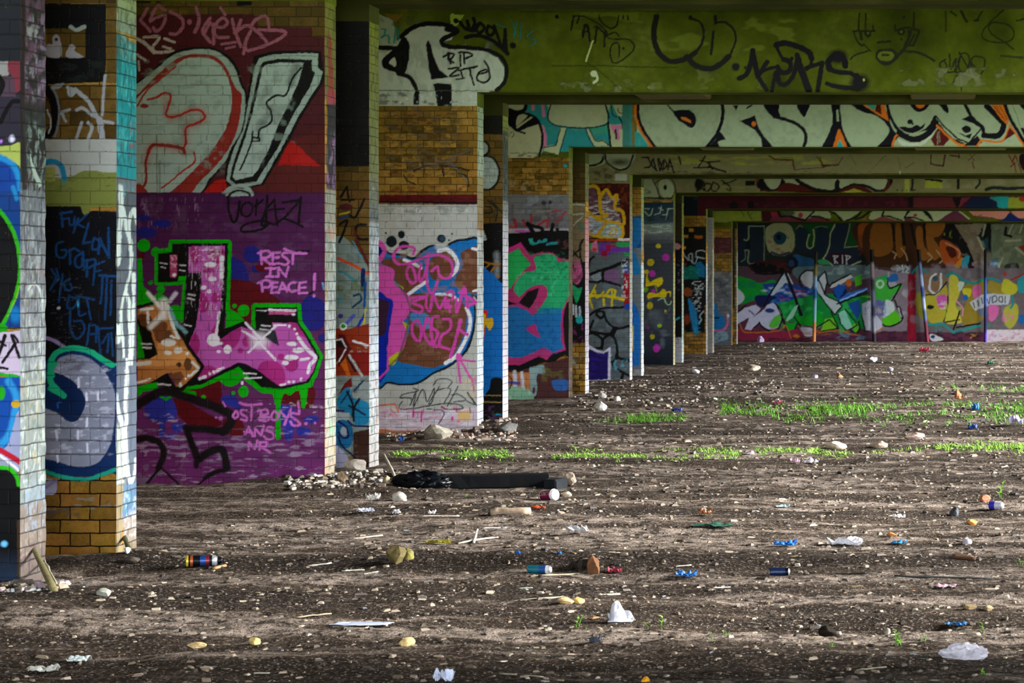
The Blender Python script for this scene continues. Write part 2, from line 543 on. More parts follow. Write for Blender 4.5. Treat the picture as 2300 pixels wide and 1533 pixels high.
l 0f3e70 14 740,660 790,650
l 0f3e70 18 780,690 905,700
l 0f3e70 16 805,700 788,910
l 0f3e70 16 838,700 822,1035
l 0f3e70 14 872,760 865,1000
e 0f3e70 875,735 10,10
l 0f3e70 14 400,640 440,700 395,800
l 0f3e70 14 440,640 462,720 420,760
l 0f3e70 14 490,680 460,900
c 0f3e70 15 550,720 500,750 515,800 560,800 550,755
c 0f3e70 15 540,850 528,940 580,940 610,880 540,850
l 0f3e70 16 600,850 735,880
c 0f3e70 14 620,870 620,1000 670,990
l 0f3e70 14 680,880 712,1035
c 0f3e70 15 550,950 550,1100 600,1185 660,1120 640,1050 580,1050
l 0f3e70 14 700,1070 680,1235
c 0f3e70 14 700,1080 750,1090 750,1210
l 0f3e70 14 765,1090 790,1330
l 0f3e70 14 710,1150 750,1150
l 0f3e70 14 760,1110 880,1100
c 0f3e70 14 800,1220 850,1150 840,1290
l 0f3e70 14 870,1140 885,1320
e 40c0e0 610,915 6,26
e d0d0d8 462,945 14,14
n 50545c .66 520,960 140,300 30,10
c 9484b4 24 360,1180 430,1205 520,1262
T 0 840 3.0656
F 0b2a5c 330,-100 370,-150 430,-180 520,-185 620,-155 720,-105 800,-75 860,-60 860,640 760,680 600,705 480,700 300,640 300,0
F 8c92a8 376,-60 440,-126 528,-135 616,-108 704,-38 765,58 795,150 788,300 768,450 720,560 640,625 520,635 400,600 290,545 290,240 330,200
n 5c5464 .52 480,-80 120,60 60,20
n d8d8ee .6 560,250 230,330 40,22
F 0b2450 290,-40 345,-20 420,0 500,45 560,110 590,180 570,260 520,325 460,320 400,270 320,235 290,200
c 18b080 34 376,-70 350,-40 342,10 352,60 400,110 440,148
l 18b080 30 345,95 438,150
c 18b080 34 360,10 345,-60 370,-130 430,-168 520,-180 620,-155 700,-105 770,-62
l 18b080 14 780,-65 810,-66
c 1a5aa0 10 400,230 395,200 420,190
l e8e8ff 14 540,28 542,88
l e8e8ff 14 672,130 675,180
l e8e8ff 14 596,130 598,178
l e8e8ff 14 385,390 392,450
l e8e8ff 14 536,390 538,450
l e8e8ff 14 600,480 602,535
l e8e8ff 14 395,560 400,600
l e8e8ff 14 600,300 596,360
l 30323c 7 a.7 320,445 780,460
l 30323c 7 a.7 320,370 780,375
l 30323c 7 a.7 330,548 740,555
l 30323c 7 a.7 500,290 785,300
c 18a088 24 290,660 400,698 500,718 600,722 700,692 820,645
F a0a0c0 290,720 390,735 380,820 290,830
l 9080b0 18 310,780 390,732
x 0 395,742 900,742 900,1600 250,1600 250,830 395,830
n b0ac9c .5 480,880 200,60 90,24
n a0a098 .55 720,880 110,40 50,24
n 20a070 .6 600,760 100,26 40,10
n 50565c .5 430,960 130,60 50,20
n 6a6c68 .5 560,1300 260,50 90,14
@p1b
T 740 0 3.65
r 241e08 a.62 60,1360 420,2600
r 0a0b08 -60,60 420,1365
n 1c1e08 .5 180,60 160,40 90,20
T 740 400 3.8333
l 0a0a08 18 95,165 150,75 172,200
l 0a0a08 14 100,190 212,185
c 0a0a08 20 170,320 225,330 300,180
e 4a1a20 140,250 60,30
l a89a20 14 85,315 170,290
l 10407a 14 80,350 160,325
f 7c8a84 40,500 110,490 190,560 260,640 330,760 345,900 420,1000 420,2400 40,2400
n 5a6a66 .5 210,900 170,300 60,40
c 0a0a08 20 90,395 150,365 130,440 85,550
c 0a0a08 22 310,400 240,410 222,480 260,525 325,525
c 5a1a14 24 230,540 290,650 340,760
c 5a1a14 16 210,440 240,560
l 40a0b8 8 200,540 280,690
l c8481a 22 75,690 190,740 330,820
l 0a1c50 34 290,790 285,960
c 1f8890 16 80,800 140,820 220,890
n 5a6a2a .5 180,950 130,90 60,40
c 103a50 18 210,1010 260,1000 270,1050 200,1110
l 2090a0 14 90,1020 90,1060
l 5058b0 24 140,1260 210,1180
e 402880 95,1185 22,20
l 1030a0 22 235,1290 310,1160
l 104080 20 310,900 300,1100
l c8b420 12 315,1120 270,1420
f 8a2c10 40,1290 160,1300 345,1250 345,1700 40,1700
e f0f0e8 118,1278 32,30
e 20a020 118,1275 20,20
f 5a0c14 75,1340 130,1350 180,1450 100,1600 75,1600
f 101010 60,1390 110,1380 140,1460 60,1590
l e8e0e0 10 60,1395 105,1385 150,1465 70,1590
l e8e0e0 16 200,1400 330,1440
n b0b0a8 .56 260,1480 90,60 30,16
T 740 780 4.5095
f 500f10 60,0 230,0 90,200
l e8e0e0 14 95,140 165,20
f c86010 110,165 160,110 215,290 190,300
f 801812 190,50 420,50 420,280 320,290 230,200
l 14100e 20 180,100 260,240
l b0b8b4 22 200,80 330,285
l b0b8b4 20 90,370 230,490
f 8e9894 60,300 420,300 420,560 60,560
n 5a605c .52 240,420 170,130 60,40
f 651410 150,370 220,300 235,390 90,480
F 1878a0 100,480 200,400 240,510 390,560 400,760 260,780 230,700 80,600
l 103858 14 120,560 200,440
l 103858 18 250,440 340,340
l 0c1020 22 180,450 235,560 245,740
l 0c1020 20 300,520 240,630
l 0c1020 18 200,590 360,680
r 301850 60,630 150,655
f a8b4b4 60,655 200,660 210,760 60,770
F 18689a 60,760 200,750 240,900 200,1010 60,1000
e a8b4c0 150,850 40,50
c 141450 18 90,750 170,810 190,900 140,915 90,860
c 141450 18 190,740 240,790 400,800
f 3a2018 240,860 420,820 420,1500 60,1500 60,1200 240,1200
n 5a5048 .5 320,1080 100,140 50,20
F b0b0cc 60,1000 140,1050 200,1130 230,1220 60,1240
c 141438 18 90,900 130,1000 240,1100 330,1220
@p2a
T 740 0 3.65
l 6a6460 20 a.6 640,1400 750,1365 980,1310 1160,1225
l 808488 12 a.8 1000,1330 1140,1500
l 808488 14 a.6 970,1320 1030,1380
c 1a1612 14 750,1280 780,1400
c 1a1612 14 920,1350 935,1440
c 1a1612 12 690,1400 800,1360 1000,1365 1145,1395
c 1a1612 10 610,1430 640,1480 700,1510
c 1a1612 10 1060,1420 1130,1450 1140,1530
n 6a6456 .55 760,1080 340,340 70,24
n 4a3218 .5 760,1180 340,300 40,16
T 740 400 3.8333
n 7a1814 .5 850,100 420,40 60,30
f 5a1014 430,145 1290,140 1290,235 430,200
n 3a0a0a .5 850,180 420,40 40,16
l 120c0c 14 430,205 800,205 1290,215
f babcb4 400,222 1300,228 1300,2100 400,2100
n 7c8680 .5 850,270 420,50 60,20
n e8e8ea .62 860,280 400,40 16,26
n 8a948e .6 760,330 90,50 40,30
n c8cac6 .5 850,500 420,200 80,80
l 303030 4 795,335 793,370
l 303030 4 1177,420 1177,440
l a04048 8 490,375 492,378
e 101c24 535,545 47,50
e 101c24 620,485 32,33
e 101c24 642,578 45,38
e 101c24 485,470 10,10
e 101c24 963,520 38,34
e 2a4a5c 970,520 25,22 s10
e 101c24 1057,478 8,8
e 101c24 1030,532 8,8
F 0c1420 400,640 520,640 620,648 722,678 790,620 870,573 990,585 1060,540 1160,520 1300,545 1300,1010 1235,1020 1262,1120 1258,1250 1225,1400 1180,1500 1096,1580 1020,1635 901,1685 816,1745 731,1780 637,1785 510,1768 400,1725
F 1274be 400,660 520,660 620,668 722,698 800,638 880,592 990,603 1065,560 1160,540 1300,565 1300,990 1225,1000 1245,1120 1240,1250 1205,1390 1160,1490 1085,1565 1010,1615 895,1668 806,1727 725,1762 637,1767 510,1748 400,1710
l e0e8f0 40 s34 a.6 930,590 1000,600
F 704630 440,725 520,690 600,690 700,720 790,760 840,840 830,890 690,990 640,970 560,880 540,790
F 704630 860,720 940,650 1000,630 1070,690 1070,760 1040,840 940,880 870,850
F 704630 1130,650 1200,605 1300,605 1300,960 1180,980 1090,920 1090,850 1150,750
F 704630 690,1010 800,990 920,1000 1060,1010 1150,1070 1180,1160 1170,1300 1120,1430 1040,1560 960,1610 880,1630 700,1600 580,1560 640,1420 690,1300 670,1180
n 96705a .52 900,850 420,260 60,40
n 96705a .54 900,1300 280,300 60,40
c f0f0f4 30 940,625 1010,615 1070,660 1102,730 1090,790 1055,830
c f0f0f4 22 640,700 720,730 790,775
l f0f0f4 26 675,1000 840,885
c f0f0f4 20 920,1000 1030,1000 1110,1050
c f0f0f4 28 1180,1120 1210,1200 1205,1300 1160,1410 1090,1530 1000,1590
l f0f0f4 22 1230,605 1300,625
l f0f0f4 20 1240,970 1300,960
F 4a8ac8 690,1170 780,1155 850,1180 880,1250 830,1300 700,1220 s12
f c8c820 560,890 600,930 640,960 640,940
f c8c820 620,1225 690,1260 670,1330 640,1320
F c8c820 510,1530 629,1465 600,1520 560,1600 510,1600
F e455b8 400,540 460,550 495,620 460,700 400,720
f 0a1880 400,580 440,590 460,630 400,700
F e455b8 400,770 500,760 555,800 560,900 620,960 690,1020 698,1120 665,1200 630,1235 665,1310 650,1430 620,1480 560,1510 520,1540 400,1600 400,1100
F 0a28b4 400,1025 500,1028 548,1070 530,1200 512,1330 505,1450 500,1660 400,1720
F 3c2038 400,1055 500,1060 512,1090 495,1220 480,1330 400,1340
l e455b8 16 505,1440 505,1650 430,1720
c 4a5a50 16 a.7 560,870 640,980 690,1100 680,1250 640,1400 590,1540 510,1620
c e04cb6 20 720,655 730,605 650,585 570,620 555,700 610,742 720,720 860,660
c e04cb6 20 680,760 665,820 700,900 745,880 720,780 690,750
c e04cb6 20 790,740 770,830 790,890 850,740
c e04cb6 20 850,680 835,860 870,990 910,950 930,880
c e04cb6 20 870,665 960,665 1040,710 1060,800 1020,860 950,840 930,760 880,800
c e04cb6 20 700,1030 820,1020 720,1070 800,1110 780,1155 700,1130
c e04cb6 20 840,1000 830,1090 865,1140 890,1000
c e04cb6 20 900,1010 950,1120 1000,1020 1000,1110 1050,1100
c e04cb6 20 1010,990 1060,970 1060,1040 1020,1060 1040,1150
c e04cb6 22 1090,1040 1100,1150 1160,940 1190,1110
l e04cb6 22 1120,980 1262,1065 1180,1100
c e04cb6 22 760,1220 712,1260 720,1350 775,1400 790,1300 760,1220
c e04cb6 22 840,1200 810,1330 880,1430 870,1270 840,1200
c e04cb6 22 940,1190 890,1200 880,1280 930,1330 900,1440 950,1440
c e04cb6 22 980,1210 1040,1220 1040,1300 970,1350 950,1440 1030,1470
l e04cb6 24 1130,1220 1070,1450 1040,1540
l e04cb6 22 1110,1300 1185,1345
T 740 780 4.5095
l e054b4 20 1295,70 1325,355
l e054b4 20 1305,95 1450,345
l e054b4 18 1290,120 1470,140
e e054b4 1310,100 34,34
F d0c0c8 400,600 700,620 1100,640 1540,620 1540,850 400,850
n e8e8f2 .5 980,720 500,110 80,30
n 9080a0 .54 980,740 500,100 90,10
n e0389a .56 980,650 500,60 40,30
l e0389a 16 850,630 848,700
l e0389a 16 935,650 930,750
e e0389a 1245,720 14,20
e e0389a 1310,745 14,12
l e07858 16 500,590 660,570 700,645
c e07858 10 620,620 680,690
F b46a44 400,830 700,840 950,850 940,940 400,940
r dcb87e 1300,640 1430,740
n e8c890 .5 1400,400 60,120 60,30
n d03a90 .5 1460,420 30,160 20,30
l 9a6030 10 1300,860 1500,830
c 141c28 10 850,410 900,440 760,470 718,510 830,515 820,580 880,440 850,600 930,440 960,440 990,550 1060,410 1040,550 1010,560 1110,400
c 141c28 10 740,545 705,590 730,625 900,610 1130,570 1300,575 1350,620 1200,625 1130,600
c 141c28 9 1050,380 1100,325 1190,318 1242,350 1200,402
c 141c28 9 1100,430 1180,410 1230,435 1160,560
l 141c28 9 1302,395 1195,595
c 141c28 9 1235,480 1300,475 1380,530 1260,550
c 141c28 9 1380,530 1430,560 1510,590
l 141c28 14 1400,460 1480,570
c 141c28 9 990,620 1160,650 1110,770
l 141c28 8 1420,600 1430,660
@p2b
T 740 0 3.65
r 2a240a a.55 1200,1000 1450,2000
r 14140a 1200,60 1450,1100
e 0a0c0a 1260,1215 58,64
e 9aa49a 1255,1215 44,50
e 0a0c0a 1290,1415 112,145
e 96a298 1285,1415 98,130
n b8c4ba .5 1300,1400 70,110 40,40
T 740 400 3.8333
c 0a1a1a 12 1365,190 1440,270 1430,370
c 0a1a1a 12 1340,240 1390,250 1395,295 1335,300
l 0a1a1a 10 1390,190 1490,300
f 0a0a0a 1300,390 1560,380 1560,2200 1300,2200
l 888c90 40 s30 a.8 1440,650 1440,840
f b0b4b0 1320,440 1355,530 1320,540
c a06a18 12 1335,720 1400,735 1470,740
c a06a18 12 1335,780 1380,740
c a06a18 12 1450,750 1395,800 1420,850 1460,840
F 0e68b8 1250,815 1385,812 1440,860 1480,900 1560,950 1560,1750 1470,1715 1390,1730 1370,1820 1250,1850
f d02010 1325,1135 1365,1140 1328,1400
f e0b010 1325,1165 1350,1170 1328,1350
F d8b020 1330,1225 1400,1200 1412,1260 1380,1310 1360,1280
T 740 780 4.5095
l c0a060 6 1550,485 1740,490
l c0a060 6 1560,550 1740,555
n 60306a .55 1640,680 110,100 40,20
n 4a5054 .5 1680,720 80,80 40,20
l 1a80a0 16 1690,675 1730,678
@p3a
T 1100 180 4.034
n 1a1608 .5 440,700 280,24 60,12
e 1aa0b0 685,780 20,22
n 4a3a14 .52 440,850 280,170 40,24
n b8a878 .55 300,960 150,80 50,30
r 6c6e70 100,1035 800,1360
n 8a9098 .5 440,1120 280,90 60,40
n 4a3438 .52 440,1230 280,120 40,60
c 8a8a60 10 420,1190 540,1185
e 30302c 490,1110 26,20 s16
e 30302c 545,1105 18,18 s14
l 9a2a30 22 225,1260 240,1330
l 9a2a30 20 300,1270 330,1320
l 9a2a30 18 375,1215 378,1290
c a03034 18 430,1320 525,1262 515,1330
l 9a3a40 16 690,1190 600,1290
c 9a3a40 14 560,1200 590,1180 640,1180
f a8a0a8 100,1345 800,1345 800,1400 100,1400
l b850a8 22 240,1365 370,1372
e d02830 195,1330 20,14
r 402028 100,1385 800,1470
T 1100 500 3.3316
F 0a0a0c 60,110 300,70 680,80 680,300 500,230 300,260 230,170 60,230
f 2aa090 290,115 350,120 330,165 300,160
l 2a9098 22 320,155 420,130
l 2a9098 18 430,160 500,150
n 5a3430 .5 560,170 60,50 30,20
T 1100 180 4.034
l 080808 34 345,1300 400,1390 415,1450
c 080808 28 345,1310 475,1345 450,1400 405,1450
l 080808 26 480,1350 470,1440
l 080808 22 480,1375 530,1370
l 080808 20 475,1405 520,1400
l 080808 32 570,1310 540,1450
l 080808 20 560,1400 610,1425
l 080808 26 612,1350 625,1425
c 080808 26 700,1375 640,1395 690,1420 650,1450
c 080808 24 760,1370 745,1400 700,1420
T 1100 500 3.3316
F 101014 60,180 230,145 300,225 420,205 600,240 680,260 680,1010 560,990 470,1050 400,1045 300,1085 200,1110 60,1095
f bc3474 60,240 230,148 300,240 380,222 470,222 525,268 680,280 680,560 570,600 545,700 540,850 560,955 460,985 430,1028 370,1000 290,1035 220,1065 60,1060
f d02c88 60,230 230,148 260,190 210,185 60,260
f 28b45e 60,275 215,190 310,315 240,370 190,430 160,490 60,505
F 28b072 345,350 330,270 360,245 430,232 490,245 510,290 560,290 680,300 680,560 570,600 540,650 400,655 340,640 400,520 330,480 240,540 215,560 178,505 200,440 270,370
n 127048 .56 430,330 170,120 24,18
n 0e4a34 .6 500,350 100,70 20,14
n 50d890 .56 370,480 190,130 30,40
F bc3474 205,610 250,530 320,475 400,465 432,510 415,580 360,650 320,692 290,640 260,620
f 181418 215,600 290,510 370,485 350,560 296,642
f 1c70b4 60,640 135,630 200,625 270,650 320,692 380,640 540,640 532,750 535,880 552,935 470,975 410,925 320,975 240,1008 180,1012 60,985
n 1a9a8a .5 440,650 110,36 24,14
n 1458a0 .55 300,850 230,150 24,20
f bc3474 60,520 160,490 235,575 212,610 60,590
f 101014 60,575 135,582 212,608 60,625
f c03078 265,790 340,755 380,865 310,830
F 181014 600,580 560,660 550,800 570,960 680,960 680,560
c c03078 9 590,565 548,680 548,850 562,950
f 4e2c2c 60,1095 230,1110 320,1080 470,1040 680,980 680,1500 60,1500
F 90b0b4 320,1080 400,1060 410,1130 355,1135 355,1230 345,1290 310,1290 295,1100
e 4e2c2c 330,1255 12,26
r c88450 60,1120 300,1290
l e0e0ea 26 185,1115 195,1290
l e0e0ea 22 240,1120 250,1240
l 5a50a8 20 130,1195 220,1200
F 8cc0a0 60,1235 200,1225 300,1260 320,1365 60,1365
n d0e0d8 .6 200,1300 130,70 20,30
c 101010 8 130,1130 165,1180 150,1240
n 6a6830 .5 470,1130 90,60 60,30
F 3060a4 465,1180 580,1175 575,1250 490,1250
F a8a096 60,1375 350,1360 590,1340 680,1500 60,1500
n c8c0b8 .5 350,1370 240,24 50,10
@p3b
T 1100 180 4.034
r 1e1c08 a.75 700,500 920,1120
r 78684a 700,1110 920,1700
l a0a490 14 750,1125 860,1130
l a0a490 12 750,1215 850,1210
l a0a490 12 760,1310 840,1240
n 2a6a58 .5 800,1350 60,60 30,40
c 101010 12 850,1440 820,1490 830,1533
T 1100 500 3.3316
c 101010 12 690,130 675,200 690,320
l 101010 12 620,210 670,260
l 101010 12 670,200 620,250
r 0c0c0e 560,290 760,900
F c05a88 615,380 640,300 680,310 695,400 660,460 620,440
n 201018 .5 655,380 40,80 20,30
e a05a70 650,300 30,24
F 18a060 615,470 660,490 690,490 650,600
l b8c4cc 14 622,615 624,680
l b8c4cc 14 645,620 647,700
l b8c4cc 12 672,630 674,700
e 18a0a0 672,725 26,30
n 90307a .52 655,820 50,80 20,30
n 888c8c .5 650,990 50,110 24,30
n b0b0a8 .5 650,1060 50,60 30,20
x 0 560,1085 760,1085 760,1500 560,1500
n 101010 .52 650,1200 50,110 20,12
@p4a
T 1100 180 4.034
r 3a0c08 800,935 1400,1450
n 7a3008 .5 1080,1050 260,110 30,40
n 1a1208 .5 1220,1350 60,100 40,40
F 6a4454 880,980 940,970 985,1080 990,1180 900,1200 870,1100
F 7a5c66 1010,1080 1060,1010 1120,1070 1160,1190 1190,1290 1120,1290 1020,1230
F a4b0c0 880,1210 960,1240 1040,1290 1000,1370 940,1400 880,1390
F 98b0ac 1000,1400 1050,1300 1160,1290 1200,1370 1160,1430 1050,1430
n e0e8ea .5 1000,1240 190,190 50,12
n 201838 .56 1000,1200 190,220 40,10
c d2a412 26 880,970 950,960 990,1010 1000,1150 1010,1200 1060,1220
c d2a412 24 1010,1200 1000,1090 1020,1030 1062,995 1105,1060 1155,1045 1130,1150 1200,1190 1218,1290 1180,1310
c d2a412 24 880,1180 960,1240 1060,1230
c d2a412 24 960,1260 1060,1280 1180,1300 1205,1400 1150,1440 1010,1420 980,1400 1060,1290
c d2a412 22 890,1380 950,1410 990,1400
c d2a412 12 1090,1340 1140,1340 1130,1400 1080,1400 1110,1360
T 1100 500 3.3316
r 5c666a 700,130 1100,1400
n 6e828c .5 880,800 180,500 50,40
n 4a4e54 .52 880,1000 180,300 50,40
r 1a3a2a 700,118 1100,150
l b03a12 14 720,130 1060,132
l e8e8e8 14 965,124 1060,126
r 20a850 720,150 775,205
f d878a8 755,210 760,160 800,125 812,220
r d04838 770,190 800,215
r 7038a8 820,148 905,240
r b01030 870,165 945,212
r 7038a8 905,180 1060,222
r 20a850 950,145 1060,178
r a01030 838,208 880,252
r 20a850 1005,222 1060,250
e 7c5c84 915,400 62,60
e 8c9aa4 800,400 40,34
l 0c0c10 20 735,395 800,365 880,345
c 0c0c10 22 860,350 940,320 1030,280
c 0c0c10 14 738,340 748,285 780,252
c 0c0c10 16 735,440 800,445 850,435 1000,475
c 0c0c10 20 852,350 845,400 848,440
c 0c0c10 15 730,705 800,655 870,638 1040,630
c 0c0c10 18 800,690 800,665 840,665 858,690 830,712 800,690
c 0c0c10 17 850,670 880,740 950,790 1050,770
c 0c0c10 16 775,730 750,790 730,840
c 0c0c10 18 730,810 800,820 900,835 940,800
c 0c0c10 18 735,830 780,830 840,870 835,930 790,940
c 0c0c10 18 840,940 850,870 900,840 940,880 955,960 950,1010
c 0c0c10 20 950,1000 980,1015 1050,1030
l 0c0c10 18 955,1010 915,1045 925,1060
c 0c0c10 18 915,1060 980,1110 1050,1145
l 0c0c10 18 1000,1120 975,1200
f 0c0c10 920,780 960,790 930,850 900,830
f 0c0c10 940,980 975,1000 940,1020
F a41020 1005,370 1040,370 1040,600 1000,600
e 1848b0 1022,345 16,36
e 1848b0 1030,625 22,24
n e8f0f8 .5 1010,420 26,160 14,14
n 60c0e0 .5 980,1060 60,50 24,20
l dcc812 20 725,545 860,545 1000,572
c dcc812 12 770,640 750,560 790,470
c dcc812 14 740,580 780,500 800,560 850,520
l dcc812 14 850,570 855,615
l dcc812 13 915,510 915,620
c dcc812 14 860,550 900,500 940,510 930,560
f d8d8ee 700,880 730,905 800,948 850,962 905,925 905,1192 700,1200
f 1e1660 700,930 735,940 800,968 850,980 888,958 882,1172 700,1180
n 3a1e90 .5 800,1060 90,90 60,20
r 7c4c9c 700,1196 905,1235
F a87c90 890,1220 960,1190 1060,1180 1060,1400 880,1400
n c83060 .55 990,1200 60,30 20,12
@p4b
T 1100 180 4.034
f 0e4c94 1240,1235 1400,1225 1400,1800 1240,1800
e 707a80 1300,1400 36,50
T 1100 500 3.3316
r 707a80 1030,190 1160,1250
F 1a80c4 1050,210 1090,230 1125,330 1120,380 1070,390 1050,330
F 1a72c8 1040,585 1080,600 1110,650 1125,740 1120,1040 1085,1070 1040,1060
r dcc812 1052,765 1075,960
n b0a8a8 .5 1090,1150 60,60 40,40
F 1a70b0 1040,-20 1140,-20 1130,120 1100,180 1050,190
@p5a
T 1380 380 5.897
g 0c3048 3a5058 300,440 900,740
f 7a8c86 300,730 900,700 900,850 300,850
n c0ccc8 .5 570,790 200,60 50,18
c a8b8a8 12 395,520 460,520 
c a8b8a8 12 510,520 470,610 400,560
l a8b8a8 12 620,490 600,580 540,600
l a8b8a8 12 640,540 590,510
l a8b8a8 12 700,520 770,520
l a8b8a8 12 715,520 680,660
l a8b8a8 12 640,600 700,600
n 101c20 .55 560,660 190,60 60,30
g 6a7274 363c42 300,850 900,1000
r 3a4048 300,1000 900,3000
T 1380 600 5.4737
n 6a7480 .5 520,650 180,320 80,60
e 5c6672 500,640 90,110 s70 a.8
g 2c3440 141c28 300,850 720,1200
e 2c3440 440,850 120,200 s80 a.6
e 70808c 590,930 30,60 s30 a.6
e c8b81a 437,470 38,43
e c8b81a 397,58 30,28
e b8b018 467,852 30,32
e b8b018 625,537 16,18
e c032b0 463,75 38,40
e c032b0 520,993 44,46
e 902a88 412,745 18,20
e 90c822 555,715 28,26
e 74aa20 387,275 32,34
e c032b0 482,290 26,24
F e2ca10 400,130 440,180 520,140 590,130 592,200 540,240 500,215 440,225 380,230
F e2ca10 405,345 440,310 540,320 590,262 640,310 620,365 500,365 420,385
l e2ca10 14 400,90 395,150
c e2ca10 14 600,330 680,300 690,350
c b8d8a0 12 540,400 600,380 640,450 680,460 700,420
l a8a818 10 500,220 530,300
e c8b81a 205,90 3,3
T 1380 380 5.897
e c8b81a 585,1015 36,32
e c032b0 680,1165 52,48
e c8b81a 480,1230 48,48
@p5b
T 1380 600 5.4737
r 0a080c 700,-500 860,860
n 6a6a78 .56 770,100 50,200 20,20
l 20a0b0 20 740,650 790,620
r a4a4ac 700,865 860,1200
n 101014 .56 770,930 50,60 20,20
T 1380 380 5.897
r 2a2410 780,380 900,950
e b07a80 830,1020 50,40
@p6a
T 1380 380 5.897
n 6a4010 .5 1060,720 170,90 60,20
f 0a0a0a 900,760 1220,760 1220,1800 880,1800
r a87820 905,870 980,910
r 9a5818 1065,875 1165,915
r a87820 985,785 1045,825
e b89028 920,1040 22,20
c a8b8b8 10 905,1100 960,1180 985,1200 990,1130 1030,1120 1030,1240
c a8b8b8 10 1080,1170 1090,1090 1150,1070 1200,1090
c a8b8b8 10 1090,1160 1200,1180
c a8b8b8 8 1000,1200 1060,1250 1100,1170
f 6a2a18 905,1230 960,1240 950,1280 905,1280
f 0e6058 905,1290 1110,1285 1120,1450 905,1460
f 0e608e 1070,1240 1140,1220 1200,1290 1200,1440 1110,1420
T 1380 600 5.4737
n 0a8a70 .5 950,60 130,90 30,24
f 0c0a0c 840,165 1110,180 1110,800 840,800
n 2a1410 .5 900,500 70,300 30,60
e 864420 903,305 52,56
n d0dcdc .5 1030,220 90,60 24,16
n c8d4d4 .5 1010,420 70,150 24,18
F 1a78b0 910,400 940,400 1010,560 1030,800 980,800 930,600
n 20a0c0 .5 1000,740 60,90 20,24
e 7a3418 890,640 40,60 s20
c a0b8c0 12 1100,540 1050,600 1070,640 1040,690
n 1a9080 .52 950,820 110,50 24,20
n 3a3630 .5 970,920 130,110 90,12
@p6b
T 1380 600 5.4737
r 8c8a84 1100,-800 1230,1200
n 5a5a58 .52 1160,300 60,400 30,30
@p7a
T 1380 380 5.897
f 50282e 1280,900 1560,900 1560,1110 1280,1110
n 7a3a44 .5 1420,1010 120,110 50,20
l 8aa090 9 1350,1130 1350,1200
c 8aa090 9 1500,1120 1440,1140 1460,1200 1510,1190
c 8aa090 9 1370,1140 1400,1120
n 6a8a20 .5 1420,1270 120,40 60,20
T 1380 600 5.4737
r 60646a 1180,60 1460,1200
n 8c8c90 .5 1330,300 140,300 60,40
n 3a3e40 .55 1300,250 110,160 40,40
F 1a70b0 1205,460 1270,455 1270,560 1340,600 1360,700 1320,750 1210,745
l 0a2a50 22 1220,620 1280,620
c c468a0 22 1385,580 1395,690 1330,775 1205,775
F 7c9aa8 1250,810 1370,790 1400,880 1330,900 1220,930
n 20262c .55 1310,860 110,60 40,20
e c8e0f0 1400,595 14,24
@p7b
T 1380 600 5.4737
r 282a22 1420,-800 1480,500
n 1a7880 .5 1455,600 40,300 30,50
@b2
T 740 0 3.65
f 9aa888 380,100 520,160 540,240 560,370 540,900 380,900
n 5a6a30 .5 560,170 160,60 60,40
f 7a6420 440,110 630,110 570,160 540,185 500,160
c 1a8078 12 430,235 460,245 440,300 425,310
c 1a8078 12 430,300 480,290 490,350
c 1a8078 12 530,355 545,230 575,350
l 1a8078 10 1370,200 1440,225
l 1a8078 10 1485,160 1533,260 1505,310 1540,180
l 1a8078 10 1575,180 1560,330
c 1a8078 10 1670,250 1620,300 1690,330 1650,380
l 1a8078 8 740,150 730,200
l a4b848 26 1010,120 1030,180
f 94ac3c 985,118 1110,118 1060,200 1010,240 990,200
f b4bfa4 600,310 640,230 800,185 950,200 1040,250 1000,330 930,340 940,380 1060,400 1250,410 1380,470 1440,560 1430,680 1370,745 1240,765 1240,900 380,900 380,420 450,440 560,330
n 94a088 .5 900,560 480,240 40,90
n c8d2bc .6 700,680 330,100 80,60
c 0c0c0a 34 590,300 660,240 760,200 880,195 990,215 1050,255 1000,285 925,325 930,365 990,385
c 0c0c0a 30 990,385 1120,390 1290,410 1390,455 1440,520 1450,600 1430,680 1370,740
e 0c0c0a 1000,240 60,26
F 0c0c0a 600,300 650,340 655,440 640,540 610,610 560,600 450,560 430,500 480,440 560,370
F b4bfa4 490,510 530,470 545,520 530,548
n 1c2018 .5 590,450 50,150 10,40
l 0c0c0a 34 400,390 590,395
c 0c0c0a 30 560,600 650,630 700,700 720,760
f 0c0c0a 695,745 735,755 735,860 690,860
f 0c0c0a 790,370 810,325 830,370 860,480 900,570 980,635 835,650 815,560
f 0c0c0a 848,690 880,680 1000,690 1005,870 885,870 870,760
n 0c0c0a .52 520,810 130,60 40,30
n 0e0e10 .5 800,845 440,26 60,16
l 3a4a30 6 380,740 1240,745
n e0e8ec .64 820,790 430,60 20,30
l 0c0c0a 16 935,465 985,440
c 0c0c0a 16 985,440 975,480 995,520
c 0c0c0a 15 970,435 1020,445 1000,480 980,480 1020,515
l 0c0c0a 15 1070,450 1075,540
l 0c0c0a 15 1100,440 1108,520
c 0c0c0a 15 1060,430 1140,430 1170,455 1110,480
c 0c0c0a 14 975,565 1060,555 1010,600 990,625 1060,615
l 0c0c0a 13 1075,580 1095,640
l 0c0c0a 12 1060,575 1100,570
l 0c0c0a 12 1040,650 1110,640
l 0c0c0a 14 1090,570 1210,545
l 0c0c0a 15 1150,560 1160,620 1185,695
c 0c0c0a 15 1215,610 1290,590 1280,570 1220,600 1210,650 1270,675 1310,640 1305,560 1270,500
e 0c0c0a 1037,170 22,22
c 0c0c0a 28 1070,180 1110,230 1160,240 1190,200 1180,150
c 0c0c0a 26 1130,170 1150,240 1190,250 1230,190
c 0c0c0a 22 1230,190 1200,230 1230,270 1270,230 1240,190
c 0c0c0a 22 1300,210 1290,270 1330,290 1350,240 1300,210
c 0c0c0a 22 1350,210 1380,300 1420,390 1440,250
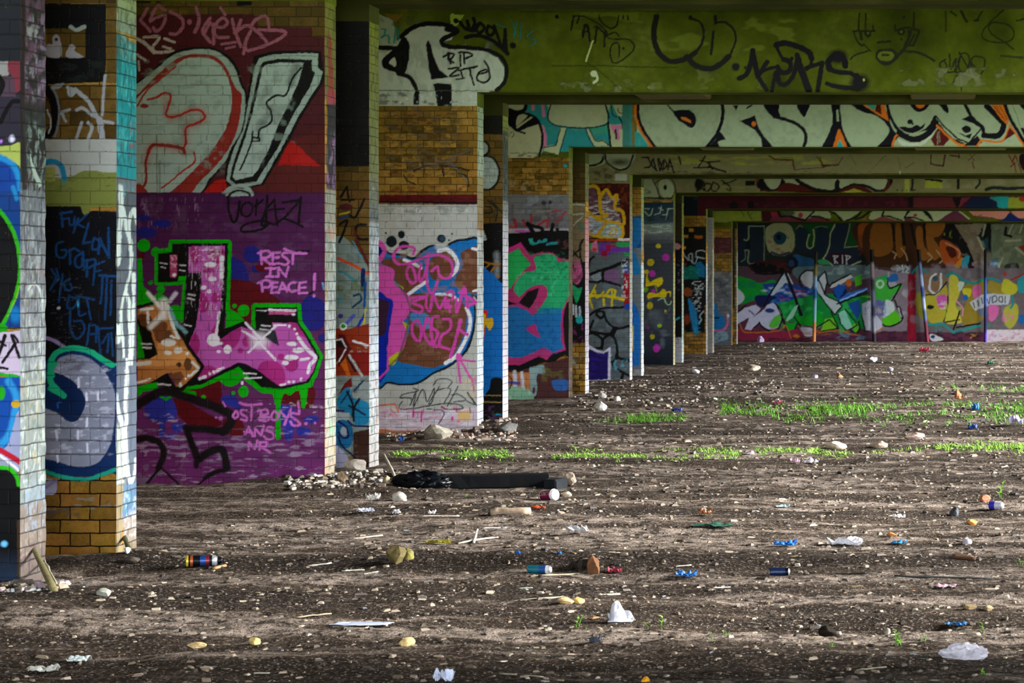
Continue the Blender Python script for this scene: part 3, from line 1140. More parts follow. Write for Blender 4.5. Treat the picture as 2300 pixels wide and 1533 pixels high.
c 0c0c0a 30 1115,305 1200,290 1290,310 1390,370 1460,440
l 0c0c0a 24 1440,240 1450,430
e 0c0c0a 1505,372 24,26
T 1240 0 4.259
n 8a9a28 .5 1500,300 1500,220 300,120
l 3c4a0a 10 -300,112 2600,104
l 343f08 9 0,630 500,628 800,640 1200,645
n 7c8838 .55 1100,760 1100,110 140,90
n 9aa478 .5 500,840 500,60 80,60
n 3a3a34 .56 680,830 120,40 50,20
l 2c3808 6 310,590 420,650 560,770 640,850
e b8c490 400,705 36,32
c b8c490 26 430,720 435,760 400,790
l b4c470 18 390,390 325,585
l 10140c 16 205,150 183,290
l 10140c 16 260,150 240,225
e 10140c 45,160 22,18
l 10140c 12 200,152 320,158
c 10140c 12 300,155 380,190 460,240 520,300 530,330
c 10140c 14 445,150 480,220 560,270 620,240 640,150
l 10140c 16 680,150 680,180
l 10140c 16 722,150 728,190
l 10140c 22 310,240 295,355
c 10140c 20 290,310 330,235 350,300 360,390
l 10140c 14 300,310 350,300
c 10140c 18 410,410 430,270 470,290 500,330 500,445
l 10140c 14 400,260 430,250
c 10140c 14 520,340 600,310 640,345
c 10140c 12 510,300 520,350 580,375 720,375 785,430 760,500 660,580 590,600 560,540 560,450 600,410 640,430 640,540
e 10140c 681,460 11,13
c 14140c 50 s8 1000,160 975,280 980,400 1020,500 1080,565
c 14140c 44 s10 1080,565 1150,590 1240,575 1320,540 1370,500
c 14140c 22 s8 1370,500 1430,420 1450,320 1430,230 1380,190 1320,175
e 14140c 1325,170 20,24
l 10140c 22 1545,300 1520,520
l 10140c 26 1562,155 1563,220
c 10140c 18 1570,215 1660,215 1740,290 1755,390 1720,490 1690,540
c 14140c 48 s12 1690,540 1600,620 1500,660 1400,640 1330,590 1290,540
e 10140c 1757,640 38,40 s14
e 10140c 1850,650 16,16 s12
c 0a0a08 42 1790,750 1860,710 1900,600 1920,480
l 0a0a08 46 1920,500 1960,700
c 0a0a08 38 1970,740 2010,660 2060,590
c 0a0a08 30 1960,700 2060,660 2150,640
l 0a0a08 40 1970,730 2050,860
l 0a0a08 34 2140,690 2100,880
T 1760 0 4.259
c 0a0a08 44 -60,640 -20,690 40,690 70,640 50,580 0,570
c 0a0a08 40 -60,700 -40,790 0,810 60,770 110,680 130,570
l 0a0a08 50 130,530 150,600
c 0a0a08 30 -70,440 -20,540 50,600 80,560
c 0a0a08 50 -70,430 20,410 150,450 240,500 270,560
c 0a0a08 30 270,540 260,620 220,660
l 0a0a08 60 140,590 240,860
l 0a0a08 36 220,650 370,600
l 0a0a08 40 370,600 325,865
e 0a0a08 520,540 90,66 s40
c 0a0a08 52 440,660 430,590 500,530 580,570 590,630
c 0a0a08 40 430,660 520,690 640,700 700,740
e 0a0a08 730,790 90,80 s50
c 0a0a08 56 700,730 740,790 700,850
c 0a0a08 40 420,800 520,830 640,840 720,850
l 1c220a 14 725,130 718,290
l 1c220a 14 785,130 785,290
l 1c220a 14 1247,120 1245,270
l 1c220a 16 665,297 870,297
l 1c220a 14 855,245 862,300
c 1c220a 15 670,300 700,380 740,430 770,430
l 1c220a 24 735,310 745,370
l 1c220a 12 770,430 835,490
e 1c220a 805,320 34,30
e 5a660e 805,318 12,12
c 1c220a 20 790,330 805,350 830,335
l 1c220a 14 1065,235 1070,295
c 1c220a 16 1070,290 1180,265 1300,297
l 1c220a 16 1300,297 1240,435
l 1c220a 14 1245,435 1190,435
l 1c220a 14 1250,330 1205,420
l 1c220a 24 1215,300 1170,450
c 1c220a 26 1180,400 1150,470 1080,550
e 1c220a 1125,305 36,32
e 5a660e 1125,303 12,12
l 1c220a 12 1190,290 1200,330
e 1c220a 1150,165 13,15
e 1c220a 1125,375 11,13
l 1c220a 20 905,405 1020,395
F 1c220a 880,540 900,480 960,470 1030,465 1080,500 1085,550 1040,605 980,625 920,605
F 5a660e 900,530 920,500 980,492 1030,495 1060,530 1030,575 980,585 920,570
l 1c220a 18 945,525 1005,525
c 1c220a 14 640,565 700,520 820,480
c 1c220a 20 s8 1170,490 1280,500 1380,545 1440,580
l 2c3410 14 1550,110 1552,300
l 1c220a 16 1600,110 1650,150
l 1c220a 22 1700,110 1750,205
l 1c220a 14 1840,200 1900,110
l 1c220a 22 1830,195 1860,195
c 1c220a 11 2100,100 1960,230 1895,330 1950,390 2100,405 2190,370 2200,290 2130,230 2010,215 1960,260 2000,330 2110,400 2200,470
l 1c220a 14 2230,200 2300,180
l 2c3410 16 2080,535 2290,550
c 1c220a 13 1550,570 1500,600 1500,640 1550,690 1560,630 1540,590
c 1c220a 13 1590,520 1600,660 1650,560 1640,680 1690,560 1680,500
c 1c220a 13 1690,520 1740,510 1780,560 1750,680 1690,680 1670,600 1700,540 1760,640
c 1c220a 13 1790,680 1800,560 1850,540 1920,560 1920,640 1880,720 1830,740 1780,680
c 1c220a 13 1560,690 1650,690 1750,710 1850,760
l 1c220a 12 1790,600 1850,665
l 1c220a 12 1655,720 1620,805
l 1c220a 12 1702,740 1700,860
n 8c9468 .52 1700,740 700,100 100,80
e c8cc60 768,765 8,12
@b3
T 1400 200 5
r a8bc94 20,60 4700,900
T 1100 180 4.034
r 289090 150,150 1300,650
n 48a878 .5 650,330 540,200 120,90
F b4b88c 120,200 440,400 480,560 440,690 120,690
F b0bc90 540,120 1050,120 1072,300 1060,390 1000,415 860,430 720,425 600,410 530,350 530,260
c 0a2030 11 556,220 530,290 530,350 580,400 700,425 860,432 1010,415 1065,385 1072,310 1050,225
l d080a0 26 395,160 395,260
l d080a0 26 478,200 490,320
c d080a0 30 475,420 500,500 500,600
e b4bc94 250,240 84,44
c 0a0a10 30 180,270 250,290 310,270 330,215
F 0a0a10 120,215 230,290 330,290 420,340 450,400 300,480 180,420 120,330
F b4b88c 240,370 260,320 320,305 345,320 250,410
l b4b88c 16 250,425 385,330
F b4b88c 120,440 190,450 240,470 460,400 470,560 440,690 120,690
c 0a0a10 16 170,330 190,390 250,450 320,485
c 0a0a10 20 300,290 400,330 450,390 475,480 475,580 450,680
c 1a3030 6 180,480 210,470 220,500 200,515
c 1a3030 5 180,500 160,510
f b8c494 635,430 695,435 650,590 620,675 560,660 490,640 500,600 560,585 600,590
l 0a0a10 8 640,435 600,590
l 0a0a10 8 695,440 650,600 630,660
l 0a0a10 8 600,590 490,610
f b8c494 868,440 905,445 965,545 1040,545 1100,605 950,605
c 0a0a10 9 870,440 900,520 950,605
c 0a0a10 9 905,445 960,545 1030,550 1095,605
F b8c494 1055,150 1110,200 1130,260 1160,320 1200,320 1215,240 1200,120
c 0a0a10 8 1100,230 1105,280 1120,320 1150,330
c 0a0a10 8 1160,260 1170,290 1200,300
f 28908a 1090,340 1150,345 1195,350 1200,400 1090,400
f b8c494 1075,400 1210,400 1240,605 1095,605
f d080a0 1090,400 1210,405 1205,440 1170,450 1180,530 1160,550 1145,530 1150,450 1130,490 1110,460
l 0a0a10 18 1072,380 1095,605
l 0a0a10 16 1205,400 1240,605
l 0a0a10 12 1050,230 1080,340
l 0a0a10 12 1170,330 1210,400
l 101010 14 1140,450 1145,530
F 6a7020 1295,180 1330,180 1330,640 1300,640
n 1a1c18 .5 400,675 260,24 40,14
T 1400 200 5
r 3a8070 -10,100 70,700
F 7a6a20 95,170 130,180 130,660 100,660
f 28a8a0 130,480 180,490 300,660 130,660
c e07818 26 140,170 140,300 190,450 260,560 320,660
f a8bc94 160,120 340,660 1500,700 2700,700 2700,120
n 8ea080 .52 1300,420 1300,240 50,50 a.4
c 0c0c14 30 170,150 168,300 220,450 300,570 370,670
c 0c0c14 14 500,180 560,250 620,310
F 0c0c14 565,250 640,235 740,235 800,280 820,350 790,425 740,430 680,390 600,330
F e08020 650,310 700,320 755,350 760,378 710,365 660,340
c 0c0c14 34 1110,160 1120,260 1100,380 1060,490 990,590 930,660
f 0c0c14 1080,470 1110,500 1155,570 1070,580 1060,600 1090,660 950,660 1030,570
f 0c0c14 1230,180 1290,180 1270,240
l 0c0c14 16 1440,180 1390,215
f 0c0c14 1310,360 1480,295 1500,390 1560,500 1690,665 1560,665 1550,560 1480,460
e e07818 1465,390 22,28
F 0c0c14 1580,160 1740,160 1745,240 1760,310 1700,320 1630,270
c 0c0c14 34 1700,310 1850,350 1960,400 2030,470 2050,560 2020,670
F 0c0c14 1950,160 2090,160 2070,250 2030,310 1990,270
f 0c0c14 2230,665 2330,540 2330,665
T 1840 200 5
f 0c0c14 130,165 235,165 240,260 250,390 290,520 370,665 20,665 90,540 150,390 150,280
f e07818 145,665 215,450 235,450 320,665
f 28b0a8 185,665 230,560 285,665
l a8bc94 22 205,240 210,350
F 0c0c14 380,160 780,160 790,360 870,500 960,560 840,600 800,665 640,665 740,560 785,460 740,380 640,300 500,260 420,220
f e07818 480,165 740,165 780,360 640,280
f 28a888 510,165 640,165 620,245
f 4a1a08 640,170 690,170 700,290 630,250
F a8bc94 765,160 1300,160 1290,310 1200,430 1100,500 1000,515 900,460 810,330
c 0c0c14 30 760,160 790,290 860,420 940,500 1040,525 1140,490 1240,420 1300,310
F 0c0c14 1030,160 1230,160 1190,230 1120,255 1060,230
F e07818 1085,160 1195,160 1150,215 1110,210
F 0c0c14 905,430 960,420 1000,430 1040,430 1100,400 1140,420 1195,385 1150,450 1060,490 980,485
e 0c0c14 1020,365 32,28
e 0c0c14 1050,390 14,12
f a8b888 830,600 890,540 1300,440 1780,640 2300,640 2300,700 820,700
c e07818 22 815,660 870,520 990,540 1080,580 1180,550 1320,410
c 0c0c14 60 900,490 1000,550 1100,560 1220,500 1310,380
F c8d8c0 880,560 1000,600 1150,590 1290,490 1200,600 1100,640 940,640
f 0c0c14 1290,390 1305,310 1340,380 1480,520 1640,620 1780,520 1830,600 1740,640 1600,640 1400,520
c e07818 24 1325,410 1420,510 1540,600 1650,645
f 5a1010 1255,560 1330,440 1400,500 1460,560 1390,640 1300,640
l a8bc94 5 1330,480 1330,620
l a8bc94 5 1350,480 1352,600
f a8bc94 1310,300 1600,300 1820,400 1820,440 1680,605 1500,550 1400,460
l 0c0c14 16 1310,300 1400,420 1560,560 1680,605 1810,450
F 0c0c14 1340,160 1430,160 1450,270 1400,240
f 0c0c14 1600,340 1680,300 1780,370 1850,420 1840,500 1810,440 1720,380
c 0c0c14 34 1630,160 1690,280 1760,370 1830,420 1850,510
F 0c0c14 1600,440 1650,410 1700,430 1700,470 1640,490
f 0c0c14 1540,485 1600,500 1640,520 1720,490 1690,560
c 0c0c14 56 1850,520 2010,520 2070,400 1960,270 1880,190
l e07818 20 1760,665 1820,570
c e07818 18 1820,575 2040,590 2100,520 2140,400
f e07818 1920,165 2070,165 2130,360 2110,400 2040,330
l 3a1a08 6 1990,190 2090,350
l 3a1a08 6 2030,190 2110,340
l 3a1a08 6 1960,190 2060,320
c 0c0c14 34 2080,150 2140,320 2240,490 2330,640
l e07818 20 2150,420 2300,640
f 5a1010 2140,430 2200,500 2080,580
c 5a6a50 6 2170,180 2220,300 2260,420
F 0c0c14 2250,170 2330,160 2330,260
F 0c0c14 2260,440 2330,470 2330,560
T 1400 200 5
l 0c0c0a 10 20,664 4700,664
@b4
r 76744a 600,300 4600,500
T 1100 180 4.034
F 98a880 870,640 1040,680 1030,760 900,790 860,790
c 14160e 18 1040,680 1000,750 900,775 860,770
F 9aa884 1040,650 1300,650 1300,740 1240,800 1150,810 1080,780
c 14160e 16 1040,660 1060,740 1120,790 1190,812 1260,780 1300,680
e 4a5034 1180,745 90,30 s40
n 12120c .5 1060,850 200,60 60,40
r a0a890 1135,850 1245,910
n 12120c .5 1100,925 220,20 40,16
T 1400 200 5
n 98a030 .52 1400,800 1000,60 160,30
n 2c3010 .55 1600,940 1600,20 100,14
l 2a2c10 10 200,948 4500,955
l 0c0c0a 14 210,765 290,770
l 0c0c0a 16 270,760 330,870 380,920
c 0c0c0a 16 240,880 300,870 330,790 360,880
l 0c0c0a 14 340,780 370,910
l 0c0c0a 14 400,780 440,910
l 0c0c0a 14 390,790 410,920 450,800
c 0c0c0a 14 460,790 450,900 490,850 470,800
l 0c0c0a 15 500,900 520,790 570,940
l 0c0c0a 10 480,870 560,870
l 0c0c0a 16 620,760 645,840
l 0c0c0a 14 920,755 840,880
l 0c0c0a 14 790,882 980,880
c 0c0c0a 14 860,800 950,815 1080,810
c 0c0c0a 18 950,820 980,860 1000,900
l 0c0c0a 20 s10 960,870 1150,930
c 4a1a10 14 1640,750 1720,790 1900,795
l 4a1a10 14 1900,795 1925,905
c 4a1a10 7 1925,905 2100,890 2250,880
l 4a1a10 10 2180,760 2250,870 2320,860
T 1840 200 5
l 4a1a10 10 10,770 50,870
l 4a1a10 18 30,860 210,850
l 4a1a10 8 210,850 260,770
l 5a4a14 6 350,740 420,870
l 5a4a14 6 750,740 600,890
l 5a4a14 6 880,760 920,900
l 5a4a14 6 960,890 1060,830
l 3a1208 14 1255,740 1255,840
l 3a1208 16 1255,840 1390,862
l 3a1208 16 1390,862 1415,740
l 3a1208 14 1470,740 1575,755
l 3a1208 12 1570,730 1570,770
l 4a2a10 8 1690,730 1740,800
l 4a2a10 8 1750,730 1680,800
l 4a2a10 10 1720,810 1740,890
l 6a1410 14 2130,740 2170,820
l 6a1410 14 2170,820 2200,740
l 6a1410 12 2210,760 2230,820
l 6a1410 12 2150,870 2190,830 2210,930
l 6a1410 12 2240,840 2270,930
F 1a0808 2250,740 2400,720 2400,930 2280,900
l c8ccb0 8 905,930 905,960
@b5
r 747248 600,300 4600,500
T 1380 380 5.897
F 94a07c 360,100 520,130 580,280 590,370 340,370
c 14180c 14 500,110 550,220 580,300 600,370
F 98a880 590,180 660,130 720,140 780,220 780,330 720,380 650,370 600,300
c 14180c 11 540,180 620,130 740,110 790,190 810,280 770,370
e 0c0c10 672,242 26,36
c 14180c 8 410,260 450,290 480,310 430,320
l 10100c 18 380,378 760,385
n 10100c .5 570,400 200,30 60,16
n 707a60 .5 930,180 120,90 30,60
c 0c0c0a 22 1090,140 1120,200 1100,280
c 0c0c0a 18 1160,140 1150,220 1200,270 1180,160
c 0c0c0a 18 1220,180 1170,260 1240,290 1280,210 1230,180
c 0c0c0a 18 1310,170 1280,250 1330,290 1390,230 1330,180
c 0c0c0a 16 1420,150 1520,220 1540,290 1480,250
c 0c0c0a 14 1440,190 1500,180 1620,130
e 0c0c0a 1120,200 60,80 s20
T 1400 200 5
n 8c9420 .5 1700,1130 900,40 120,30
r 0c100a 1370,1030 1480,1080
f 6a3018 1490,1000 1560,1000 1560,1120 1490,1080
f 3a0c08 1540,1000 2900,1000 2600,1150 1540,1150
F 0c0c0e 1500,1100 1560,990 1800,990 2000,990 2060,1100 1900,1150 1800,1100 1680,1140 1600,1130
F a0ac84 1590,980 1765,980 1750,1080 1680,1125 1610,1080
F a0ac84 1800,980 1985,980 1970,1080 1900,1110 1840,1070
T 1840 200 5
F 4a1208 -440,1150 -350,1050 0,1140 200,1170
F 0c0c0e -280,980 240,980 240,1160 100,1165 -100,1130
F a0ac84 -230,990 100,970 215,990 200,1090 120,1130 -60,1100
F 4a1208 200,1170 400,1070 600,1170
F 0c0c0e 180,1160 240,990 790,990 770,1120 660,1160 540,1110 400,1080 260,1130
F a0ac84 250,985 740,985 760,1050 720,1120 640,1120 520,1070 380,1060 240,1110 230,1040
f a0a030 240,1165 390,1115 540,1165
l 501810 26 775,1000 780,1090 720,1150
n 8a8868 .5 1900,1050 700,70 160,60
r 98a040 960,1000 1010,1160
r 98a030 1190,1010 1380,1110
l 14180c 24 1050,1000 1040,1120
l 14180c 24 1200,1010 1370,1030
l 14180c 26 1565,1000 1560,1110
c 14180c 20 1800,1000 1800,1060 1760,1110
e 14180c 875,1135 9,9
e 14180c 930,1135 9,9
l 14180c 8 980,1125 985,1155
l 14180c 14 1020,1135 1080,1132
c 14201c 32 1870,1130 1960,1105 2100,1115 2320,1105
@b6
T 1380 380 5.897
f 08141e 890,360 1110,360 1110,700 890,700
e 0c3040 1080,385 40,18 s14
f 3c0e18 1110,350 6000,350 6000,700 1100,700
n 240a10 .52 3000,440 1900,90 240,60
n 5a2030 .56 1900,480 700,50 60,20
f 080a0c 1520,460 1580,420 1640,460 1640,520 1530,520
e 080a0c 1805,475 45,45
T 1840 200 5
n 5a1c2c .52 500,1270 500,60 60,60
r 0c0808 1000,1210 1055,1330
f 582024 1060,1215 1560,1215 1540,1330 1060,1330
f 0c0808 1490,1215 1620,1215 1560,1330 1540,1330
f 6a2838 1600,1215 1700,1215 1560,1340
F 0a1a34 1660,1290 1720,1220 1900,1210 1940,1250 2010,1280 2010,1340 1660,1340
F 189090 1920,1215 2140,1215 2120,1330 2010,1330 1990,1260
f 889028 2130,1215 2330,1215 2330,1340 2120,1340
e 8a3018 2280,1235 40,30
@b7
T 1640 380 6.9697
f 7c8a30 -400,640 500,640 490,830 -400,830
n 8a9a20 .5 230,730 260,80 100,50
l 1a1c10 10 160,650 220,720
l 1a1c10 12 270,660 340,780
l 1a1c10 8 330,700 350,680
f 3c1018 490,640 740,640 900,830 490,830
f 8c2838 630,660 730,670 760,760 660,770
F 6a2a38 700,740 1100,740 1600,800 1500,835 700,835
f a0ac80 790,650 1720,650 1720,650 1180,780 900,700
c 0c0a10 30 760,660 790,740 900,725 1020,760 1170,800
e 4a5a40 920,680 100,40
e 9a2c48 1100,720 36,40
f a0ac80 1180,780 1320,650 1560,650 1590,740 1560,780 1330,720
l 0c0a10 26 1170,800 1310,660
c 0c0a10 24 1260,740 1400,745 1540,800
f a0ac80 1590,650 2060,650 1790,820 1720,740
c 0c0a10 26 1550,660 1650,700 1740,810
c 0c0a10 24 1800,810 1960,750 2050,670
c 0c0a10 24 1960,780 2080,740 2200,650
f b05030 2020,790 2130,740 2130,800
F a0ac80 2180,780 2200,680 2330,640 2700,640 2600,760 2300,790
T 1960 460 4.5088
r a0ac80 0,55 820,170
f 7a4038 0,150 100,115 300,165 0,175
l 0c0a10 18 115,60 95,110
c 0c0a10 14 100,110 180,120 300,160
f 5a2830 320,130 380,130 460,175 320,175
l 0c0a10 18 365,60 325,130
c 0c0a10 14 330,130 420,130 520,165
e 9a2c48 432,105 20,16
F 0c0a10 500,60 550,60 600,120 615,175 570,130
l 4a2028 12 640,175 810,105
f 5a2838 810,60 870,60 1000,160 640,175
l a0ac80 16 880,65 980,140
f c07c6c 970,60 1380,60 1340,140 1220,130 1020,110
n 7a2060 .5 1120,120 100,30 20,20
f 0e1e5c 1270,165 1390,80 1530,150 1530,175
F c07c6c 1400,60 1560,60 1560,120 1480,130
F c07c6c 1230,60 1380,60 1350,120 1300,145 1230,130
@wall
T 1640 460 4.508
r 14201c -100,150 3200,650
g 4a3840 602a44 -100,620 3200,1500
f 14202a 60,190 330,190 340,590 60,600
f 0a4018 600,180 1350,180 1350,460 600,420
F 32301c 650,180 760,160 700,400
r 14202c 75,190 160,560
r 14202a 190,215 345,575
r 0c1418 160,360 200,450
c 7c8c66 13 140,350 165,360 185,340 190,225
l 7c8c66 9 190,215 345,215
l 6a7a5c 9 345,215 345,575
c 687858 14 150,460 190,470 188,590 340,580
c 687858 8 110,580 150,540 150,460
r 3a1014 250,560 620,700
F 8a8c62 360,250 420,190 520,180 600,200 650,300 650,420 600,490 500,520 400,480 360,380
n 8a3c38 .56 510,400 150,110 30,26
c 30343a 22 420,480 500,510 600,480
e 103448 503,335 66,66
e 060c14 490,325 26,30
F 10202c 665,240 700,210 750,230 800,290 780,400 820,450 860,400 880,230 960,220 1000,250 1000,400 980,510 900,545 800,500 680,440
c 88905e 12 840,250 850,320 840,410 810,440 780,420 778,370 800,300
c 5a6850 8 860,230 920,215 985,225
c 6a7850 8 670,240 700,210 730,220
f 10202e 1065,195 1215,180 1160,430 1310,420 1330,560 1150,620 1040,600 950,540 1000,460 1010,300
c 88946a 12 1060,200 1015,300 1005,420 960,520 940,540
l 7a8860 8 1215,185 1158,432
l 7a8860 8 1158,432 1310,415
l 98a080 14 945,545 1040,615
l 98a080 14 1145,650 1320,570
f 300c1c 1010,490 1200,480 1240,560 1100,600 1000,560
l a8acb0 14 1055,515 1060,590
c a8acb0 10 1040,515 1090,520 1060,550 1090,590
l a8acb0 12 1135,510 1138,590
l a8acb0 12 1180,515 1178,600
c a8acb0 10 1170,515 1215,525 1180,555
F 3a1c08 1280,190 2000,170 2000,600 1500,600 1400,560 1300,420
F 8a4410 1300,200 1430,195 1420,300 1360,300 1350,420 1310,400
F 9a4c18 1430,360 1540,400 1560,470 1520,540 1440,500
F 8a4410 1480,200 1620,190 1600,330 1500,300
n 6a2c0c .5 1450,400 170,200 60,60
F 1a4c74 640,510 720,510 850,560 840,620 700,640 640,620
e 0c1420 620,590 70,70
e 1a3a58 620,590 30,34
F 0a080c 180,620 300,580 420,600 620,680 500,700 300,700
n 4a2018 .55 400,640 230,60 40,30
f 2a8a50 880,560 960,545 1030,610 900,600
F 546a6c 640,640 860,620 1400,620 1400,740 1000,800 700,760
n 90a0a0 .52 1150,680 330,80 60,40
F 089028 60,730 200,750 300,790 440,760 480,820 430,900 250,960 80,1010 60,900
n 0a6a50 .52 250,870 200,110 70,50
F c0c8d0 60,850 130,900 140,960 60,1010
f 183c90 320,800 520,780 860,850 840,1000 420,1000
n 3080b8 .48 600,930 260,120 60,40
n d0dce0 .52 560,870 260,60 90,30
n c04850 .56 640,920 150,70 70,14
f 108838 480,1000 870,900 1400,900 1400,1260 560,1180
n 30c060 .5 900,1120 420,200 90,60
f b8c4cc 390,920 555,680 590,690 640,800 560,790 430,920
l 0c1018 16 395,915 550,670
l 0c1018 28 565,690 720,1110
f 0c1420 680,1050 745,1110 700,1120
F 101c48 250,930 330,910 470,930 420,970 340,1030 280,1010
f c4c4dc 60,1110 150,1040 260,1010 310,1050 230,1140 430,990 480,1030 300,1180 210,1270 145,1270 190,1140 60,1210
l 0c0c14 12 140,1270 215,1275 300,1185
l 0c0c14 12 60,1090 160,1020
l 50505c 10 190,1070 240,1110
F c4c4dc 380,1010 450,1000 510,1080 515,1160 480,1240 420,1265 340,1230 300,1180 340,1080
F 58c040 400,1200 450,1130 515,1110 510,1180 470,1240 400,1240
c 0c0c14 12 450,990 520,1080 520,1180 480,1250 420,1272 330,1240 290,1190
e 1a3a80 400,1070 50,24
f 08a020 540,1180 620,1200 690,1180 615,1350
f 08a020 650,1130 780,1130 900,1060 960,1200 830,1230 700,1200
f 9ad0b8 560,1170 650,1030 690,1010 640,1130 580,1180
l 0c1018 12 540,1175 615,1345 690,1185
F c8c8dc 710,1240 830,1250 830,1330 770,1330 720,1290
c 0c0c14 12 700,1240 730,1310 790,1345 840,1330
f c0c8cc 850,820 900,740 960,680 980,780 950,900 1000,940 1080,970 1130,1020 1060,1100 980,1010 900,900
l 0c1018 14 880,720 960,900
l 0c1018 12 960,680 1000,830
F c0c4c8 710,730 760,680 830,680 830,830 760,820
c 0c1018 14 720,830 700,740 760,670 840,660
f c8ccc8 1000,830 1040,790 1220,705 1240,730 1110,810 1020,840
n d07850 .56 1060,790 90,50 30,20
l 0c1018 10 1000,820 1180,710
f 48b010 1260,730 1330,700 1330,800 1270,830
e c06010 1200,790 30,40
e 0c1c58 1110,880 70,70
n 4090c0 .5 1140,850 90,60 20,20
f 1050a8 1040,850 1100,800 1180,830 1090,960
f 2068c8 1090,960 1180,900 1380,830 1400,870 1240,940 1110,990
l 9ac0e8 14 1120,970 1380,850
l 0c1018 12 1080,1000 1240,940 1400,890
f 90d8c0 1090,1100 1160,1060 1240,1180 1290,1200 1180,1270 1120,1200
f 20a850 1160,1060 1250,1150 1290,1210 1240,1230
f 70c020 960,1150 1050,1140 1090,1250 920,1270
l 0c1018 12 1020,1080 1100,1250 910,1280
f 184c98 1190,1000 1310,960 1330,1060 1290,1160 1230,1080
e 60c020 1275,1240 40,46
c 0c1018 14 1220,1270 1270,1300 1310,1260 1300,1180
l 60c020 10 1340,925 1450,935
f c8ccdc 1335,1000 1430,960 1420,1270 1370,1270 1340,1130
n 2878c0 .5 1390,1030 50,80 14,26
l 0c1018 12 1330,1120 1370,1275 1430,1275
l 0c0c14 12 400,910 390,930 340,1030
l 0c0c14 12 850,820 900,740 960,670 985,780 955,900 1010,940 1085,970 1135,1020 1060,1110
c 0c0c14 12 900,900 980,1015 1060,1110
l 0c0c14 12 1000,830 1040,785 1222,700
l 0c0c14 12 1090,965 1110,1000 1385,870
l 0c0c14 12 1010,1160 1095,1255
l 0c0c14 12 1095,1105 1120,1200 1185,1275 1290,1215 1165,1055
l 0c0c14 12 710,1240 700,1200 650,1135
l 0c0c14 12 540,1175 470,1010
l 0c0c14 12 870,1240 940,1200 1000,1160
l c07820 7 700,1230 730,1335 840,1350
l c07820 7 905,1290 1100,1265 1220,1310 1320,1320
n c03040 .52 300,1300 250,60 70,30
F 8c2440 80,1260 300,1280 520,1280 700,1260 700,1360 80,1360
c c07820 8 100,1200 140,1285 280,1290 500,1270 560,1220 620,1350
e c07018 670,1330 30,20
n c07020 .52 1000,1290 300,30 60,10
n 60a0c0 .52 1230,1330 160,40 60,20
n 1a0c14 .5 1000,1360 900,26 60,14
T 1960 460 4.5088
F 3c200a -20,170 780,180 800,350 900,450 900,560 820,640 600,620 -20,600
F 7c4a10 0,200 180,190 200,440 100,520 -20,480
F 7a4a10 230,200 290,200 330,460 250,520
F 8a5418 440,240 500,230 520,400 590,520 500,560 450,440
F 8a5418 540,190 740,190 680,310 620,340 700,480 620,560 560,440
l 140c04 30 300,200 320,400
l 140c04 26 390,200 430,400
l 140c04 22 520,200 530,330
l 140c04 22 200,210 220,360
c a88a60 12 290,440 330,490 350,560
c a88a60 14 560,490 600,530 560,570
c a88a60 14 650,460 710,550 680,590
c a88a60 10 200,470 240,500 220,540
F a84c14 680,370 770,370 870,440 900,520 860,600 760,620 700,540
F 4a1408 740,430 820,430 850,510 790,530
c c0886a 12 740,385 830,430 880,480 870,540
f 0a0c0c 740,190 830,190 920,340 1060,560 1140,740 1080,750 960,640 860,400 700,330
n 8a8a20 .56 760,270 50,80 20,30
f 786c58 830,200 1130,190 1060,320 1120,460 1160,560 1160,700 1040,600 960,400
n 8c8470 .5 1050,380 180,250 60,60
l 98a080 16 1140,200 1115,310
l a0a890 20 1065,330 1130,460
f 0a0c0c 1160,190 1200,190 1200,500 1120,320
f 104450 1120,360 1170,320 1170,480
f 5c6850 1200,190 1560,190 1560,720 1200,720
n 7c8468 .5 1370,420 180,240 60,60
l 0c0c0a 26 1350,230 1340,300 1400,320
l 98a080 14 1420,200 1380,290
l 98a080 14 1520,200 1490,280
l 98a080 20 1350,365 1500,355
l 98a080 20 1450,430 1533,500
l 98a080 14 1320,530 1240,740
f 8a2018 1480,420 1560,400 1560,500
F 2a2c28 1340,610 1470,590 1480,690 1380,700
f 1878a8 1190,560 1270,560 1250,700 1190,720
n c8d0d0 .5 1240,620 60,70 20,30
f c08018 820,620 900,530 930,540 870,660
F 2090a8 900,560 980,520 970,640 1060,730 1000,740 920,680
F 300810 960,600 1020,600 1060,660 1000,680
n a090a0 .5 1080,620 80,60 40,30
f 58606c 240,620 400,610 380,720 240,730
n b8c0c0 .48 310,650 80,50 14,16
c c8d0cc 10 300,610 310,680
c c8d0cc 10 340,620 365,650 340,670 360,690
f 8c7c88 -20,640 360,700 350,1280 -20,1280
n c0c0cc .5 200,900 190,300 60,80
f 20a858 30,740 160,700 140,760 40,780
F 40b83c 30,760 130,750 160,830 280,800 300,830 220,900 160,970 30,940
e b8e0c0 75,800 44,46
e 50b048 75,800 22,24
c 0a0c0c 14 150,740 170,840 290,800
l 0a0c0c 14 290,800 220,930 190,970
F 2068b0 150,740 230,690 260,760 180,780
F 58c818 100,1150 180,1060 240,1080 280,1170 180,1220 110,1210
F d0e0e0 130,970 200,980 220,1060 150,1120 110,1130
n 1860c0 .48 80,1040 60,100 26,30
c 0a0c0c 14 220,960 250,1040 300,1160 180,1230 100,1210
l 0a0c0c 30 265,1040 300,1140
l b0b8b4 14 262,1045 290,1130
F d0d0e0 30,1120 90,1180 90,1260 30,1280
l c07830 14 30,1290 110,1240
r 98102c 355,700 438,1380
n 701020 .5 396,1040 40,320 30,60
f 6c6468 438,640 1560,640 1560,1290 438,1290
n 8a8088 .5 900,900 600,350 90,90
l 1c8c84 16 400,690 460,620 580,700
F 8a8a28 440,900 560,920 560,1150 460,1110
F b8ac34 540,830 740,800 750,1080 720,1180 600,1200 540,1100
